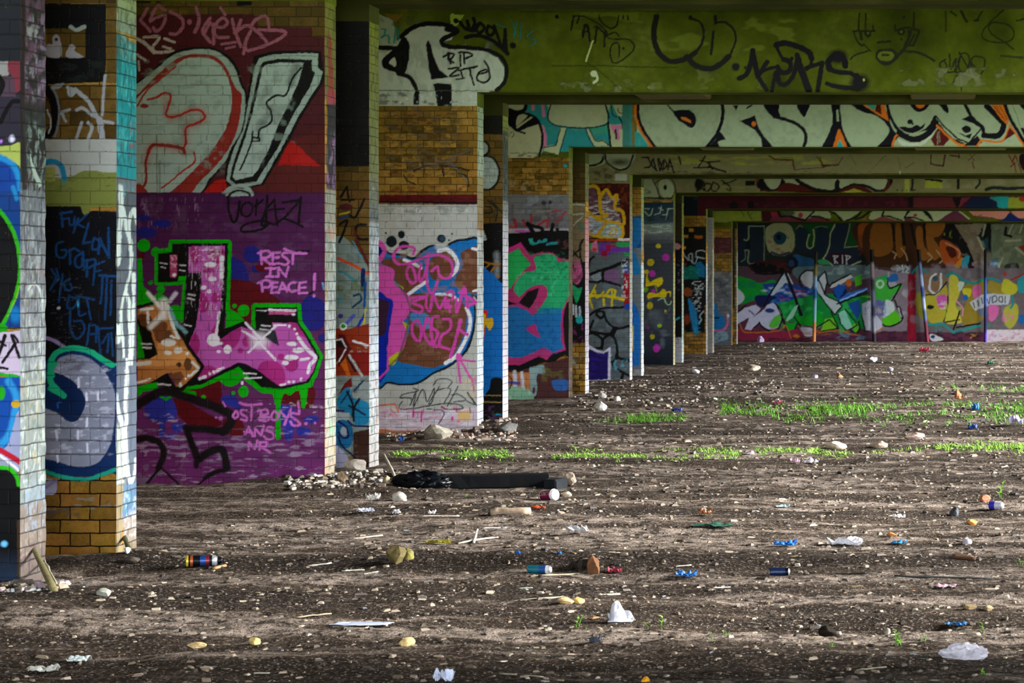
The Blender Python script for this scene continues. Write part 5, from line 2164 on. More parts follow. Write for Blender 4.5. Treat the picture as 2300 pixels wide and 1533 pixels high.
def beam(k, half):
    d0 = DA[k]+(GAP if half else 0)-.004; d1 = d0+LT+.008; z0 = ZB[k]; z1 = z0+1.2; ch = .022
    b = Buf(); xe = -XL
    art = ARTS.get('b%d' % k) if not half else None
    if art:
        x0 = PX+F*XL/d0; xj = PX+F*JX/d0; x1 = PX+F*xe/d0; yb = PY-(z0-EYE)/d0*F; ylow = PY-(z0-PAD-EYE)/d0*F; yt = PY-(z1-EYE)/d0*F
        yv = max(yt, PY-(ZB[k-1]-EYE)/(DA[k-1]+GAP)*F-14)
        vis = PX+F*JX/(DA[k-1]+GAP+LT)-20
        xq = min(x1, 2700)
        for (a, e, f) in ((max(PX+F*XL/d0, vis-160), xj, ylow), (xj, xq, yb)):
            xs = np.concatenate([span(a, e-1, 2), [e]]); dz = ch/d0*F
            ys = np.concatenate([[yt], span(yv, f-dz-1, 2), [f-dz, f]])
            C = mirrored(art, xs, ys, vis+20, 2301); P = np.empty((len(ys), len(xs), 3))
            P[..., 0] = wX(xs, d0)[None]; P[..., 1] = d0; P[..., 2] = wZ(ys, d0)[:, None]
            if e != xj: P[-1, :, 1] += ch
            b.grid(P, C, flip=True)
        xv0 = wX(max(PX+F*XL/d0, vis-160), d0); xv1 = wX(xq, d0)
        b.quad((XL, d0, z0-PAD), (xv0, d0, z0-PAD), (xv0, d0, z1), (XL, d0, z1))
        b.quad((xv1, d0, z0), (xe, d0, z0), (xe, d0, z1), (xv1, d0, z1))
    else:
        b.quad((XL, d0, z0-PAD), (JX, d0, z0-PAD), (JX, d0, z1), (XL, d0, z1))
        b.quad((JX, d0, z0+ch), (xe, d0, z0+ch), (xe, d0, z1), (JX, d0, z1))
        b.quad((JX, d0+ch, z0), (xe, d0+ch, z0), (xe, d0, z0+ch), (JX, d0, z0+ch))
    b.quad((JX, d1, z0), (xe, d1, z0), (xe, d0+ch, z0), (JX, d0+ch, z0))
    b.quad((JX, d0, z0-PAD), (JX, d1, z0-PAD), (JX, d1, z0), (JX, d0, z0))
    b.quad((XL, d1, z0-PAD), (JX, d1, z0-PAD), (JX, d0, z0-PAD), (XL, d0, z0-PAD))
    b.quad((xe, d1, z0-PAD*0), (JX, d1, z0), (JX, d1, z1), (xe, d1, z1)); b.quad((JX, d1, z0-PAD), (XL, d1, z0-PAD), (XL, d1, z1), (JX, d1, z1))
    b.quad((XL, d0, z1), (xe, d0, z1), (xe, d1, z1), (XL, d1, z1))
    b.quad((XL, d1, z0-PAD), (XL, d0, z0-PAD), (XL, d0, z1), (XL, d1, z1)); b.quad((xe, d0, z0), (xe, d1, z0), (xe, d1, z1), (xe, d0, z1))
    o = b.build('concrete_beam', M_SOFFIT if half else M_CONC, (0, (d0+d1)/2, z0)); tag(o, BLAB[k][half], 'beam'); return o
for k in range(8):
    for half in (0, 1): pier(k, half); beam(k, half)
# precast blocks bridging the narrow gap between a pair of beams
def block(k, p0, p1, hx, label, drop=.0):
    d0 = DA[k]+LT+.01; d1 = DA[k]+GAP-.005; z = ZB[k]+.03-drop; x0, x1 = wX(p0, d1), wX(p1, d1)
    bm = bmesh.new(); bmesh.ops.create_cube(bm, size=1)
    for v in bm.verts: v.co = Vector(((x0+x1)/2+v.co.x*(x1-x0), (d0+d1)/2+v.co.y*(d1-d0), z+.09+v.co.z*.18))
    bmesh.ops.bevel(bm, geom=list(bm.edges), offset=.012, segments=2, affect='EDGES')
    o = objbm('concrete_block', bm, mat(hx, .8, var=.2, sc=8), loc=((x0+x1)/2, (d0+d1)/2, z)); return tag(o, label, 'concrete block')
def objbm(name, bm, m, loc=(0, 0, 0), parent=None, smooth=False):
    me = bpy.data.meshes.new(name); bmesh.ops.recalc_face_normals(bm, faces=list(bm.faces))
    L = Vector(loc)
    for v in bm.verts: v.co -= L
    for f in bm.faces: f.smooth = smooth
    bm.to_mesh(me); bm.free(); me.materials.append(m)
    o = bpy.data.objects.new(name, me); COL.objects.link(o); o.location = L
    if parent: o.parent = parent
    return o
block(1, 1268, 1450, '8a8a40', 'pale concrete block in the gap at the top of the picture, left of two', .0)
block(1, 2035, 2200, '6c6c34', 'dull concrete block in the gap at the top of the picture, right of two')
block(2, 1440, 1598, '6a5c30', 'brownish concrete block under the yellow-green beam, left of two')
block(2, 2045, 2190, '6a6430', 'brownish concrete block under the yellow-green beam near the right edge')
block(3, 1578, 1695, '7a7a44', 'small olive block under the bubble letter beam, left of two')
block(3, 2055, 2260, '76783e', 'small olive block under the bubble letter beam, right of two')
# ---------------- room shell ----------------
YW = 56.3
def struct(o): o['kind'] = 'structure'; return o
b = Buf(); xs = np.concatenate([span(1500, 1640, 10), span(1642, 2560, 1.6), span(2565, 2900, 12)]); ys = np.concatenate([span(380, 480, 10), span(486, 790, 1.6)])
P = np.empty((len(ys), len(xs), 3)); P[..., 0] = wX(xs, YW)[None]; P[..., 1] = YW; P[..., 2] = wZ(ys, YW)[:, None]
b.grid(P, mirrored(ARTS['wall'], xs, ys, 1500, 2301), flip=True); b.box(-9, 9, YW+.01, YW+.3, -.3, 4.6)
struct(b.build('wall_back', M_WALL))
b = Buf(); b.box(XL-.3, XL-.02, -8, YW, -.2, 5.6); struct(b.build('shade_wall_left', M_BRICK))  # added out-of-view wall, closes the left side to darken the gaps
b = Buf()
for k in range(8):
    for q in (0, GAP): b.box(-JX, -XL, DA[k]+q, DA[k]+q+LT, -.2, ZB[k]-.002)  # unseen right-hand piers, shade the ground in bands
b.box(-JX, -XL, -8, 9.9, -.2, ZB[0]+1.5)  # added solid stretch, out of view, keeps the foreground dark
struct(b.build('right_piers_shade_wall', M_BRICK))
b = Buf(); prof = [(-8, ZB[0]+1.6)]+[(DA[k]+.8, ZB[k]+1.21) for k in range(8)]+[(YW+.3, ZB[7]+1.15)]  # unseen deck, run back behind the camera to shade the foreground
for (ya, za), (yb2, zb2) in zip(prof, prof[1:]):
    b.quad((-9, yb2, zb2), (9, yb2, zb2), (9, ya, za), (-9, ya, za)); b.quad((-9, ya, za+.35), (9, ya, za+.35), (9, yb2, zb2+.35), (-9, yb2, zb2+.35))
    b.quad((9, ya, za), (9, yb2, zb2), (9, yb2, zb2+.35), (9, ya, za+.35)); b.quad((-9, yb2, zb2), (-9, ya, za), (-9, ya, za+.35), (-9, yb2, zb2+.35))
struct(b.build('ceiling', M_SOFFIT))
# ---------------- ground ----------------
MOUNDS = [(800, 1085, .9, .5, .07), (1160, 965, .6, .5, .10), (985, 985, .35, .3, .08), (300, 1262, .5, .3, .05), (60, 1335, .5, .25, .04), (1330, 905, .9, .7, .09), (1620, 885, 1.0, .8, .07), (700, 1108, .7, .35, .05), (1190, 1265, .8, .25, .05), (1860, 1400, 1.2, .15, -.04)]
def gz(x, y):
    x = np.asarray(x, float); y = np.asarray(y, float)
    z = .055*(fbm(x*.7, y*.9, 1, 2)-.5)+.05*(fbm(x*2.3+9, y*3.1, 4, 3)-.5)+.016*(fbm(x*11, y*14, 8, 2)-.5)
    for (px, py, rx, ry, h) in MOUNDS:
        d = EYE*F/(py-PY); z = z+h*np.exp(-((x-wX(px, d))/rx)**2-((y-d)/ry)**2)
    return z
def hit(px, py):
    """where the sight line through a photo point meets the uneven ground"""
    d = 6.0
    while d < 60:
        if EYE+(PY-py)/F*d <= float(gz(wX(px, d), d)): break
        d += .02
    return wX(px, d), d
ys = [5.0]
while ys[-1] < 58: ys.append(ys[-1]*1.0021)
ys = np.array(ys); xs = np.concatenate([span(-9, -7.6, .2), span(-7.5, 3.2, .035), span(3.3, 9, .2)])
X, Y = np.meshgrid(xs, ys); P = np.stack([X, Y, gz(X, Y)], -1); b = Buf(); b.grid(P, None)
b.quad((-9, -8, -.02), (9, -8, -.02), (9, 5, 0), (-9, 5, 0))
m, t, bs = nt('trodden dirt'); g = N(t); pos = g.new('ShaderNodeNewGeometry').outputs['Position']
n1 = g.noise(pos, 1.1, 3, .6); n2 = g.noise(pos, 9, 5, .7); n3 = g.noise(pos, 55, 3, .7)
mp = g.new('ShaderNodeMapping'); g.put(mp.inputs[0], pos); mp.inputs['Scale'].default_value = (.11, .8, 1); n4 = g.noise(mp.outputs[0], 1.9, 6, .68)
c = g.ramp(n4, [(.42, C4('17110d')), (.49, C4('40352c')), (.56, C4('887b72'))])
c = g.mix(g.m('MULTIPLY', n1, .12), c, C4('4a3c30'))
c = g.mix(g.ramp(n2, [(.42, (0, 0, 0, 1)), (.6, (1, 1, 1, 1))]), c, C4('221a12'))
c = g.mix(g.m('MULTIPLY', g.ramp(n3, [(.56, (0, 0, 0, 1)), (.66, (1, 1, 1, 1))]), .75), c, C4('8a7e76'))
c = g.mix(g.m('MULTIPLY', g.ramp(n3, [(.36, (1, 1, 1, 1)), (.44, (0, 0, 0, 1))]), .7), c, C4('17110c'))
g.put(bs.inputs['Base Color'], c); bs.inputs['Roughness'].default_value = .95; bs.inputs['Specular IOR Level'].default_value = .1
bp = g.new('ShaderNodeBump'); bp.inputs['Strength'].default_value = .9; bp.inputs['Distance'].default_value = .02; g.put(bp.inputs['Height'], g.m('ADD', n3, n2)); g.put(bs.inputs['Normal'], bp.outputs[0])
M_DIRT = m; struct(b.build('floor', M_DIRT, smooth=True))
b = Buf(); b.quad((9, -20, -.05), (70, -20, -.05), (70, 90, -.05), (9, 90, -.05)); b.quad((-70, -20, -.05), (-9, -20, -.05), (-9, 90, -.05), (-70, 90, -.05))  # unseen grass outside, added to bounce green light onto beams and upper faces
struct(b.build('grass_bounce_1', mat('6c8c1c', .9, var=.3, sc=2)))
# ---------------- posts on the back wall ----------------
def post(px0, y0, px1, y1, wpx, cols, label):
    d = YW-.16; r = wpx/F*d/2; a = Vector((wX(px0, d), d, wZ(y0, d))); e = Vector((wX(px1, d), d, -.1))
    b = Buf(); n = 26; C = np.zeros((n, 9, 4)); P = np.zeros((n, 9, 3))
    for i in range(n):
        t = i/(n-1); p = a.lerp(e, t); c = cols[min(len(cols)-1, int(t*len(cols)))]
        for j in range(9):
            an = math.pi/4*j; P[i, j] = (p.x+r*math.cos(an), p.y+r*math.sin(an), p.z); C[i, j, :3] = lin(c); C[i, j, 3] = 1
    b.grid(P, C); o = b.build('steel_post', M_WALL, (e.x, d, 0)); return tag(o, label, 'post')
post(1833, 566, 1828, 768, 8, ['2a2418', '7a6a30', '8ab0d0', '3060a0', '7ab0c0', '7ab0c0', 'c87848', 'd08850'], 'thin post on the back wall, light blue above an orange foot')
post(1958, 560, 1964, 768, 9, ['141414', '8a7a80', '34343c', '5a6078', '34344a', '7a8090', '2a2a34'], 'dark post on the back wall dividing the green lettering')
post(2063, 560, 2084, 770, 8, ['141414', '6a78a8', 'a0b0d8', '4050a0', 'b0c0e0', '5a70a0', '6a3040', '7a3040'], 'leaning post on the back wall, blue above dark red')
post(2213, 560, 2213, 778, 6, ['101014', '101018', '2848a0', '2848a0', '141850', '101040', '4020a0'], 'dark blue post on the back wall at the left of the pink and white panel')
# ---------------- scattered chips (uncountable) ----------------
rs = np.random.RandomState(5)
def chips(name, n, cols, smin, smax, flat, rng, label, cat, seed, mt=None):
    r = np.random.RandomState(seed); V = []; Q = []; CC = []
    for i in range(n):
        d = 9.0*(rng[1]/9.0)**r.rand() if rng[0] is None else rng[0]+(rng[1]-rng[0])*r.rand()
        x = max(-4.55, -(PX+40)/F*d)+(min(3.2, 260/F*d+.9)-max(-4.55, -(PX+40)/F*d))*r.rand()
        if r.rand() < .25: x = max(x, -4.6)
        s = (smin+(smax-smin)*r.rand()**4)*min(1.6, (d/13)**.5); a = r.rand()*6.28; lx = s*(1+1.6*r.rand()); ly = s*(.6+.5*r.rand()); lz = s*flat*(.5+r.rand())
        z = float(gz(x, d)); ca, sa = math.cos(a), math.sin(a); tilt = (r.rand()-.5)*.5
        k = len(V)
        for (ux, uy, uz) in ((-1, -1, -.4), (1, -1, -.4), (1, 1, -.4), (-1, 1, -.4), (-.7, -.6, 1), (.6, -.7, .8), (.7, .5, 1), (-.6, .8, .7)):
            ux += (r.rand()-.5)*.6; uy += (r.rand()-.5)*.6
            X0 = ux*lx*.5; Y0 = uy*ly*.5; V.append((x+ca*X0-sa*Y0, d+sa*X0+ca*Y0, z+uz*lz*.5+X0*tilt*.5+lz*.15))
        Q += [(k, k+3, k+2, k+1), (k+4, k+5, k+6, k+7), (k, k+1, k+5, k+4), (k+1, k+2, k+6, k+5), (k+2, k+3, k+7, k+6), (k+3, k, k+4, k+7)]
        c = lin(cols[r.randint(len(cols))])*(.45+.45*r.rand()); CC += [(*c, 1)]*8
    b = Buf(); b.V = [np.array(V)]; b.Q = [np.array(Q)]; b.C = [np.array(CC)]; b.n = len(V)
    o = b.build(name, mt or M_CHIP); o['kind'] = 'stuff'; return tag(o, label, cat)
m, t, bs = nt('chip colours'); g = N(t); at = g.new('ShaderNodeAttribute', attribute_name='paint')
g.put(bs.inputs['Base Color'], at.outputs['Color']); bs.inputs['Roughness'].default_value = .75; M_CHIP = m
chips('stone_chips', 29000, ['6a5c4e', '7a6c5c', '5a4a3a', '8a7a68', '4a4038', '6a5a4a', '3a3028', 'a89a86', '2c241c'], .004, .028, .6, (None, 55), 'brown and grey stone chips scattered all over the dirt', 'stone chips', 1)
chips('pale_debris', 2150, ['948c80', '887c6c', 'b0aaa4', '7c7468', '98845c', '8a6438', '80808c', '5c7078', '8c7c58'], .003, .028, .3, (None, 55), 'pale crumbs of plaster, paper and wood scattered on the dirt', 'debris', 2)
def strip_chips(name, n, px0, px1, py0, py1, cols, smin, smax, label, seed):
    r = np.random.RandomState(seed); b = Buf(); V = []; Q = []; CC = []
    for i in range(n):
        px = px0+(px1-px0)*r.rand(); py = py0+(py1-py0)*r.rand(); d = EYE*F/(py-PY); x = wX(px, d); z = float(gz(x, d)); s = smin+(smax-smin)*r.rand()**2
        k = len(V); a = r.rand()*6.28; ca, sa = math.cos(a), math.sin(a)
        for (ux, uy, uz) in ((-1, -1, -.5), (1, -1, -.5), (1, 1, -.5), (-1, 1, -.5), (-.7, -.6, 1), (.6, -.7, .8), (.7, .5, 1), (-.6, .8, .7)):
            ux += (r.rand()-.5)*.7; uy += (r.rand()-.5)*.7; X0 = ux*s*.7; Y0 = uy*s*.5; V.append((x+ca*X0-sa*Y0, d+sa*X0+ca*Y0, z+uz*s*.4+s*.1))
        Q += [(k, k+3, k+2, k+1), (k+4, k+5, k+6, k+7), (k, k+1, k+5, k+4), (k+1, k+2, k+6, k+5), (k+2, k+3, k+7, k+6), (k+3, k, k+4, k+7)]
        CC += [(*(lin(cols[r.randint(len(cols))])*(.3+.45*r.rand())), 1)]*8
    b.V = [np.array(V)]; b.Q = [np.array(Q)]; b.C = [np.array(CC)]; b.n = len(V); o = b.build(name, M_CHIP); o['kind'] = 'stuff'; return tag(o, label, 'debris')
strip_chips('rubble_heap', 260, 0, 150, 1305, 1345, ['d8d0cc', 'c8b0c0', 'b8a890', '8a7a6a', 'e0e4e8', '4a4038'], .01, .045, 'heap of white and tan rubble at the foot of the leftmost pier', 3)
strip_chips('rubble_heap', 300, 640, 860, 1075, 1112, ['c8bcae', '9a8a78', 'b0a090', '6a5a4a', 'd8d4cc', '3a3028'], .01, .045, 'pale rubble spilled along the foot of the purple pier', 4)
strip_chips('rubble_heap', 420, 870, 1160, 958, 992, ['c8bcae', 'b89a88', 'b0a090', '8a6a5a', 'd8d4cc', 'a08878'], .012, .055, 'tan rubble along the foot of the white painted pier', 6)
strip_chips('rubble_heap', 420, 1290, 1760, 855, 915, ['c8bcae', '9a8a78', '8a7a6a', '5a4a3a', 'd8d4cc', '3a3028'], .012, .06, 'rubble around the feet of the middle piers', 8)
# ---------------- greenery ----------------
M_LEAF = mat('5c9820', .6, var=.4, sc=5); M_LEAF2 = mat('88bc40', .6, var=.35, sc=5)
def blade(V, Q, x, y, z, L, a, lean, wd, kind):
    ca, sa = math.cos(a), math.sin(a); k = len(V); n = 4
    for i in range(n+1):
        t = i/n; r = lean*t*t*L; h = L*t*(1-.25*lean*t); ww = wd*(math.sin(math.pi*min(1, .15+t*.85)) if kind else (1-t*.85))
        V.append((x+ca*r-sa*ww, y+sa*r+ca*ww, z+h)); V.append((x+ca*r+sa*ww, y+sa*r-ca*ww, z+h))
    for i in range(n): Q.append((k+2*i, k+2*i+1, k+2*i+3, k+2*i+2))
def weeds(name, regs, label, hmin, hmax, seed, m, loc=None, stuff=True):
    r = np.random.RandomState(seed); V = []; Q = []
    for (px0, px1, py0, py1, n) in regs:
        for i in range(n):
            px = px0+(px1-px0)*r.rand(); py = py0+(py1-py0)*(.5+.28*r.randn()); py = min(max(py, py0-6), py1+6); d = EYE*F/(py-PY); x = wX(px, d)
            if vnoise(np.array(x*2.5), np.array(d*2.0), 77) < .45: continue
            z = float(gz(x, d))-.01
            for q in range(8):
                L = hmin+(hmax-hmin)*r.rand()**2; blade(V, Q, x+r.randn()*.02, d+r.randn()*.02, z, L, r.rand()*6.28, .3+1.1*r.rand(), .0015+.004*r.rand(), r.rand() < .8)
    b = Buf(); b.V = [np.array(V)]; b.Q = [np.array(Q)]; b.C = [np.zeros((len(V), 4))]; b.n = len(V)
    o = b.build(name, m); o['kind'] = 'stuff'; return tag(o, label, 'weeds')
weeds('weeds', [(880, 1290, 1012, 1036, 620), (1290, 1660, 1008, 1032, 620)], 'bright green strip of low weeds behind the black timber', .01, .055, 11, M_LEAF2)
weeds('weeds', [(1700, 1910, 1008, 1026, 220), (1920, 2110, 1000, 1022, 70), (2110, 2310, 990, 1020, 380)], 'bright green patch of low weeds towards the right edge, nearer row', .012, .065, 12, M_LEAF2)
weeds('weeds', [(1620, 1960, 905, 945, 640), (1960, 2310, 905, 950, 420), (2100, 2310, 860, 890, 90)], 'darker green patch of weeds among rubble, far row on the right', .02, .12, 13, M_LEAF)
weeds('weeds', [(1330, 1540, 936, 950, 200)], 'small patch of weeds in front of the grey cell pier', .03, .10, 14, M_LEAF)
def sprout(px, py, hpx, label, seed):
    x, d = hit(px, py); z = float(gz(x, d)); r = random.Random(seed); H = hpx/F*d; L = Vector((x, d, z)); root = bpy.data.objects.new('weed_sprout', None)
    COL.objects.link(root); root.location = L; tag(root, label, 'weed'); bm = bmesh.new(); lf = bmesh.new(); ns = r.choice((1, 2, 3))
    for s in range(ns):
        dx, dy = r.uniform(-.3, .3)*H, r.uniform(-.2, .2)*H; h = H*r.uniform(.6, 1)
        pts = [Vector((dx*t*t+ (s-1)*.012, dy*t, h*t-.01)) for t in (0, .33, .66, 1)]
        tube(bm, pts, [.0025, .002, .002, .001], 5)
        for p in pts[1:]:
            for q in range(2):
                a = r.uniform(0, 6.28); l = H*.22*r.uniform(.7, 1.3); V = []; Q = []
                blade(V, Q, p.x, p.y, p.z, l, a, 1.2, l*.32, 1); vs_ = [lf.verts.new(v) for v in V]
                for f in Q: lf.faces.new([vs_[i] for i in f])
    o = objbm('stem', bm, M_LEAF, parent=root); o = objbm('leaves', lf, M_LEAF2, parent=root); return root
def tube(bm, pts, rad, n=8, cap=True):
    rings = []
    for i, p in enumerate(pts):
        q = (pts[min(i+1, len(pts)-1)]-pts[max(i-1, 0)]).normalized(); u = q.orthogonal().normalized(); v = q.cross(u)
        rr = rad[i] if isinstance(rad, (list, tuple)) else rad
        rings.append([bm.verts.new(p+u*rr*math.cos(6.2832*j/n)+v*rr*math.sin(6.2832*j/n)) for j in range(n)])
    for a, b2 in zip(rings, rings[1:]):
        for j in range(n): bm.faces.new((a[j], a[(j+1) % n], b2[(j+1) % n], b2[j]))
    if cap: bm.faces.new(rings[0][::-1]); bm.faces.new(rings[-1])
SPR = [(1300, 1408, 32, 'small green sprout left of the white paper scrap'), (1322, 1414, 14, 'tiny green sprout low beside a tan stone'), (1462, 1412, 26, 'green sprout right of the white paper scrap'), (1492, 1415, 34, 'taller sprout with yellowish leaves, second right of the white paper scrap'), (1606, 1440, 24, 'lone sprout near the bottom, midway along the frame'), (1632, 1425, 14, 'tiny sprout just right of the lone bottom sprout'), (2017, 1452, 36, 'two-leafed sprout standing before the dark rut'), (1868, 1452, 22, 'thin pale sprout left of the two-leafed one'), (2215, 1420, 34, 'two-leafed sprout above the crumpled white bottle'), (2212, 1515, 24, 'small sprout below the crumpled white bottle'), (2292, 1268, 16, 'small sprout at the right edge beside brown wood'), (2248, 1120, 40, 'tall thin weed near the blue cup on the right'), (1052, 1118, 14, 'bright leafy sprout in front of the black timber'), (2076, 1440, 18, 'faint small sprout in the dark rut')]
for i, s in enumerate(SPR): sprout(*s, seed=i)
# ---------------- litter ----------------
def place(px, py):
    x, d = hit(px, py); return Vector((x, d, float(gz(x, d)))), d/F
def stone(name, label, cat, px, py, wp, hp, hx, seed=0, dp=.8):
    L, k = place(px, py); r = random.Random(seed+px); bm = bmesh.new(); bmesh.ops.create_icosphere(bm, subdivisions=3, radius=1)
    pl = [(Vector((r.uniform(-1, 1), r.uniform(-1, 1), r.uniform(-.6, 1))).normalized(), r.uniform(.55, .85)) for _ in range(9)]
    off = Vector((r.random()*9, r.random()*9, px))
    for v in bm.verts:
        for n_, q in pl:
            e = v.co.dot(n_)-q
            if e > 0: v.co -= n_*e
        v.co *= 1+.12*mnoise.noise(v.co*2.5+off)
    w2, h2 = wp*k/2/.82, hp*k/1.5
    for v in bm.verts: v.co = Vector((v.co.x*w2, v.co.y*w2*dp, v.co.z*h2+h2*.55))+L
    return tag(objbm(name, bm, mat(hx, .85, sc=25), L), label, cat)
def sheet(name, label, cat, px, py, wp, hp, hx, seed=0, flat=.4, rough=.6, shape=None, depth=None):
    """a torn, creased piece of paper, film or cloth"""
    L, k = place(px, py); r = random.Random(seed+px); bm = bmesh.new(); n = 12; W = wp*k; Hh = hp*k; D = depth or W*.6; off = Vector((r.random()*50, px, py)); g2 = []
    for j in range(n+1):
        row = []
        for i in range(n+1):
            u, v = i/n-.5, j/n-.5; e = Vector((u, v, 0)); a = math.atan2(v, u)
            rr = 1+.28*mnoise.noise(Vector((math.cos(a)*1.6, math.sin(a)*1.6, 0))+off)
            z = abs(mnoise.noise(Vector((u*3, v*3, 0))+off))*1.7+abs(mnoise.noise(Vector((u*8, v*8, 0))+off))*.5
            if shape == 'peak': z = (max(0, 1.05-abs(u+.25)*(2.0 if u > -.25 else 4.5))+.45*z)*max(0, min(1, (v+.5)*1.8))
            row.append(bm.verts.new(L+Vector((u*W*rr, v*D*rr, .004+min(z, 1.1)*Hh))))
        g2.append(row)
    for j in range(n):
        for i in range(n): bm.faces.new((g2[j][i], g2[j][i+1], g2[j+1][i+1], g2[j+1][i]))
    o = objbm(name, bm, mat(hx, rough, sc=12), L, smooth=False)
    md = o.modifiers.new('thickness', 'SOLIDIFY'); md.thickness = .0015; return tag(o, label, cat)
def stick(name, label, cat, x0, y0, x1, y1, tp, hx, bend=.04, rise0=0, rise1=0, n=9, flat=1.):
    A, k = place(x0, y0); B, k2 = place(x1, y1); A = A+Vector((0, 0, rise0)); B = B+Vector((0, 0, rise1)); r = tp*k/2; bm = bmesh.new(); rr = random.Random(x0*7+y0)
    pts = [A.lerp(B, t/6)+Vector((0, rr.uniform(-1, 1)*bend*.5, abs(math.sin(t*.52))*bend*(B-A).length*.5+r*flat*.6)) for t in range(7)]
    tube(bm, pts, [r*rr.uniform(.7, 1.15) for _ in pts], n)
    M0 = A.copy()
    if flat != 1:
        for v in bm.verts:
            t = max(0, min(1, (v.co-A).dot(B-A)/(B-A).length_squared)); c = A.lerp(B, t); v.co.z = c.z+(v.co.z-c.z)*flat
    return tag(objbm(name, bm, mat(hx, .8, sc=40), M0, smooth=True), label, cat)
def lathe(name, prof, hx, M, parent, n=24, rough=.4, metal=0.):
    bm = bmesh.new(); rings = [[bm.verts.new(M @ Vector((r*math.cos(6.2832*j/n), r*math.sin(6.2832*j/n), z))) for j in range(n)] for z, r in prof]
    for a, b2 in zip(rings, rings[1:]):
        for j in range(n): bm.faces.new((a[j], a[(j+1) % n], b2[(j+1) % n], b2[j]))
    bm.faces.new(rings[0][::-1]); bm.faces.new(rings[-1]); return objbm(name, bm, mat(hx, rough, metal, var=.1), parent=parent, smooth=False)
def can(label, px, py, Lpx, Rpx, ang, bands, capc, nm='spray_can', cat='spray can', tilt=0., px_off=0):
    L, k = place(px, py); R = Rpx*k; H = Lpx*k; root = bpy.data.objects.new(nm, None); COL.objects.link(root); root.location = L+Vector((0, 0, R*.96)); tag(root, label, cat)
    M = Matrix.Rotation(ang, 4, 'Z') @ Matrix.Rotation(math.pi/2+tilt, 4, 'Y') @ Matrix.Translation((0, 0, -H/2))
    z = 0
    for i, (f, hx) in enumerate(bands):
        lathe('can_body' if i == 0 else 'label_band', [(z*H, R*.93 if i == 0 else R), (z*H+.003, R), ((z+f)*H*.999, R)], hx, M, root, metal=.3); z += f
    lathe('shoulder', [(z*H, R), (z*H+R*.35, R*.8), (z*H+R*.5, R*.5)], 'c8ccd0', M, root, metal=.8, rough=.3)
    lathe('cap', [(z*H+R*.5, R*.55), (z*H+R*.55, R*.62), (H*1.0, R*.6), (H*1.02, R*.5)], capc, M, root)
    return root
can('black spray can with blue, red and orange bands lying by the second pier', 458, 1271, 76, 12.5, .25, [(.07, 'c8b020'), (.05, '12141c'), (.08, '9c4c20'), (.2, '0c0e14'), (.16, '143c80'), (.1, '701828'), (.08, '14161c'), (.07, 'a8a8b0')], '101018')
can('teal drink can with a white end lying left of the brown debris pile', 1212, 1288, 52, 9.5, -.15, [(.5, '176a7c'), (.3, '1a4c8c'), (.12, 'e8e4ee')], 'f0ecf4', 'drink_can', 'can')
can('dark blue can lying on the dirt towards the right', 1752, 1293, 46, 9, .08, [(.75, '0c2048'), (.15, '080a10')], '0a0a10', 'drink_can', 'can')
can('white and purple-blue can lying near the right edge', 2237, 1144, 30, 9.5, -.35, [(.45, '3c34b8'), (.45, 'd4d4e4')], 'e8e8f0', 'drink_can', 'can')
# coffee cup with lid
L, k = place(1232, 1124); root = bpy.data.objects.new('paper_cup', None); COL.objects.link(root); R = 13.5*k; H = 44*k; root.location = L+Vector((0, 0, R*.92)); tag(root, 'maroon takeaway coffee cup with white lid lying in front of the black timber', 'cup')
Mc = Matrix.Rotation(-.62, 4, 'Z') @ Matrix.Rotation(math.pi/2-.10, 4, 'Y') @ Matrix.Translation((0, 0, -H*.5))
lathe('cup_body', [(0, R*.62), (.002, R*.66), (H*.2, R*.7), (H*.21, R*.705)], 'e8dce4', Mc, root, 32)
lathe('cup_sleeve', [(H*.06, R*.69), (H*.8, R*.9)], '7c1240', Mc, root, 32, .5)
lathe('cup_rim', [(H*.8, R*.9), (H*.85, R*.93)], 'e8e0e8', Mc, root, 32)
lathe('cup_lid', [(H*.85, R*.98), (H*.89, R*1.02), (H*.92, R*.96), (H*1.0, R*.9), (H*1.02, R*.8), (H*1.0, R*.76)], 'f4f2f6', Mc, root, 32)
fc = bpy.data.curves.new('cup_lettering', 'FONT'); fc.body = 'COSTA'; fc.size = 11.5*k; fc.extrude = .0002; fc.align_x = 'CENTER'; fc.align_y = 'CENTER'
to = bpy.data.objects.new('tmp_text', fc); COL.objects.link(to); bpy.context.view_layer.update()
me = bpy.data.meshes.new_from_object(to.evaluated_get(bpy.context.evaluated_depsgraph_get())); bpy.data.objects.remove(to)
for v in me.vertices:   # wrap the word round the tapered sleeve
    s = v.co.x; q = v.co.y; zz = H*.45+s; rad = R*(.69+.21*(zz-H*.06)/(H*.74))+.0006; th = -math.pi*.5-q/rad-.35
    v.co = Mc @ Vector((-rad*math.sin(-th-math.pi/2+.0)*1.0, -rad*math.cos(th+math.pi/2), zz))
lo = bpy.data.objects.new('cup_lettering', me); COL.objects.link(lo); lo.parent = root; me.materials.append(mat('f4f0f4', .5, var=.05))
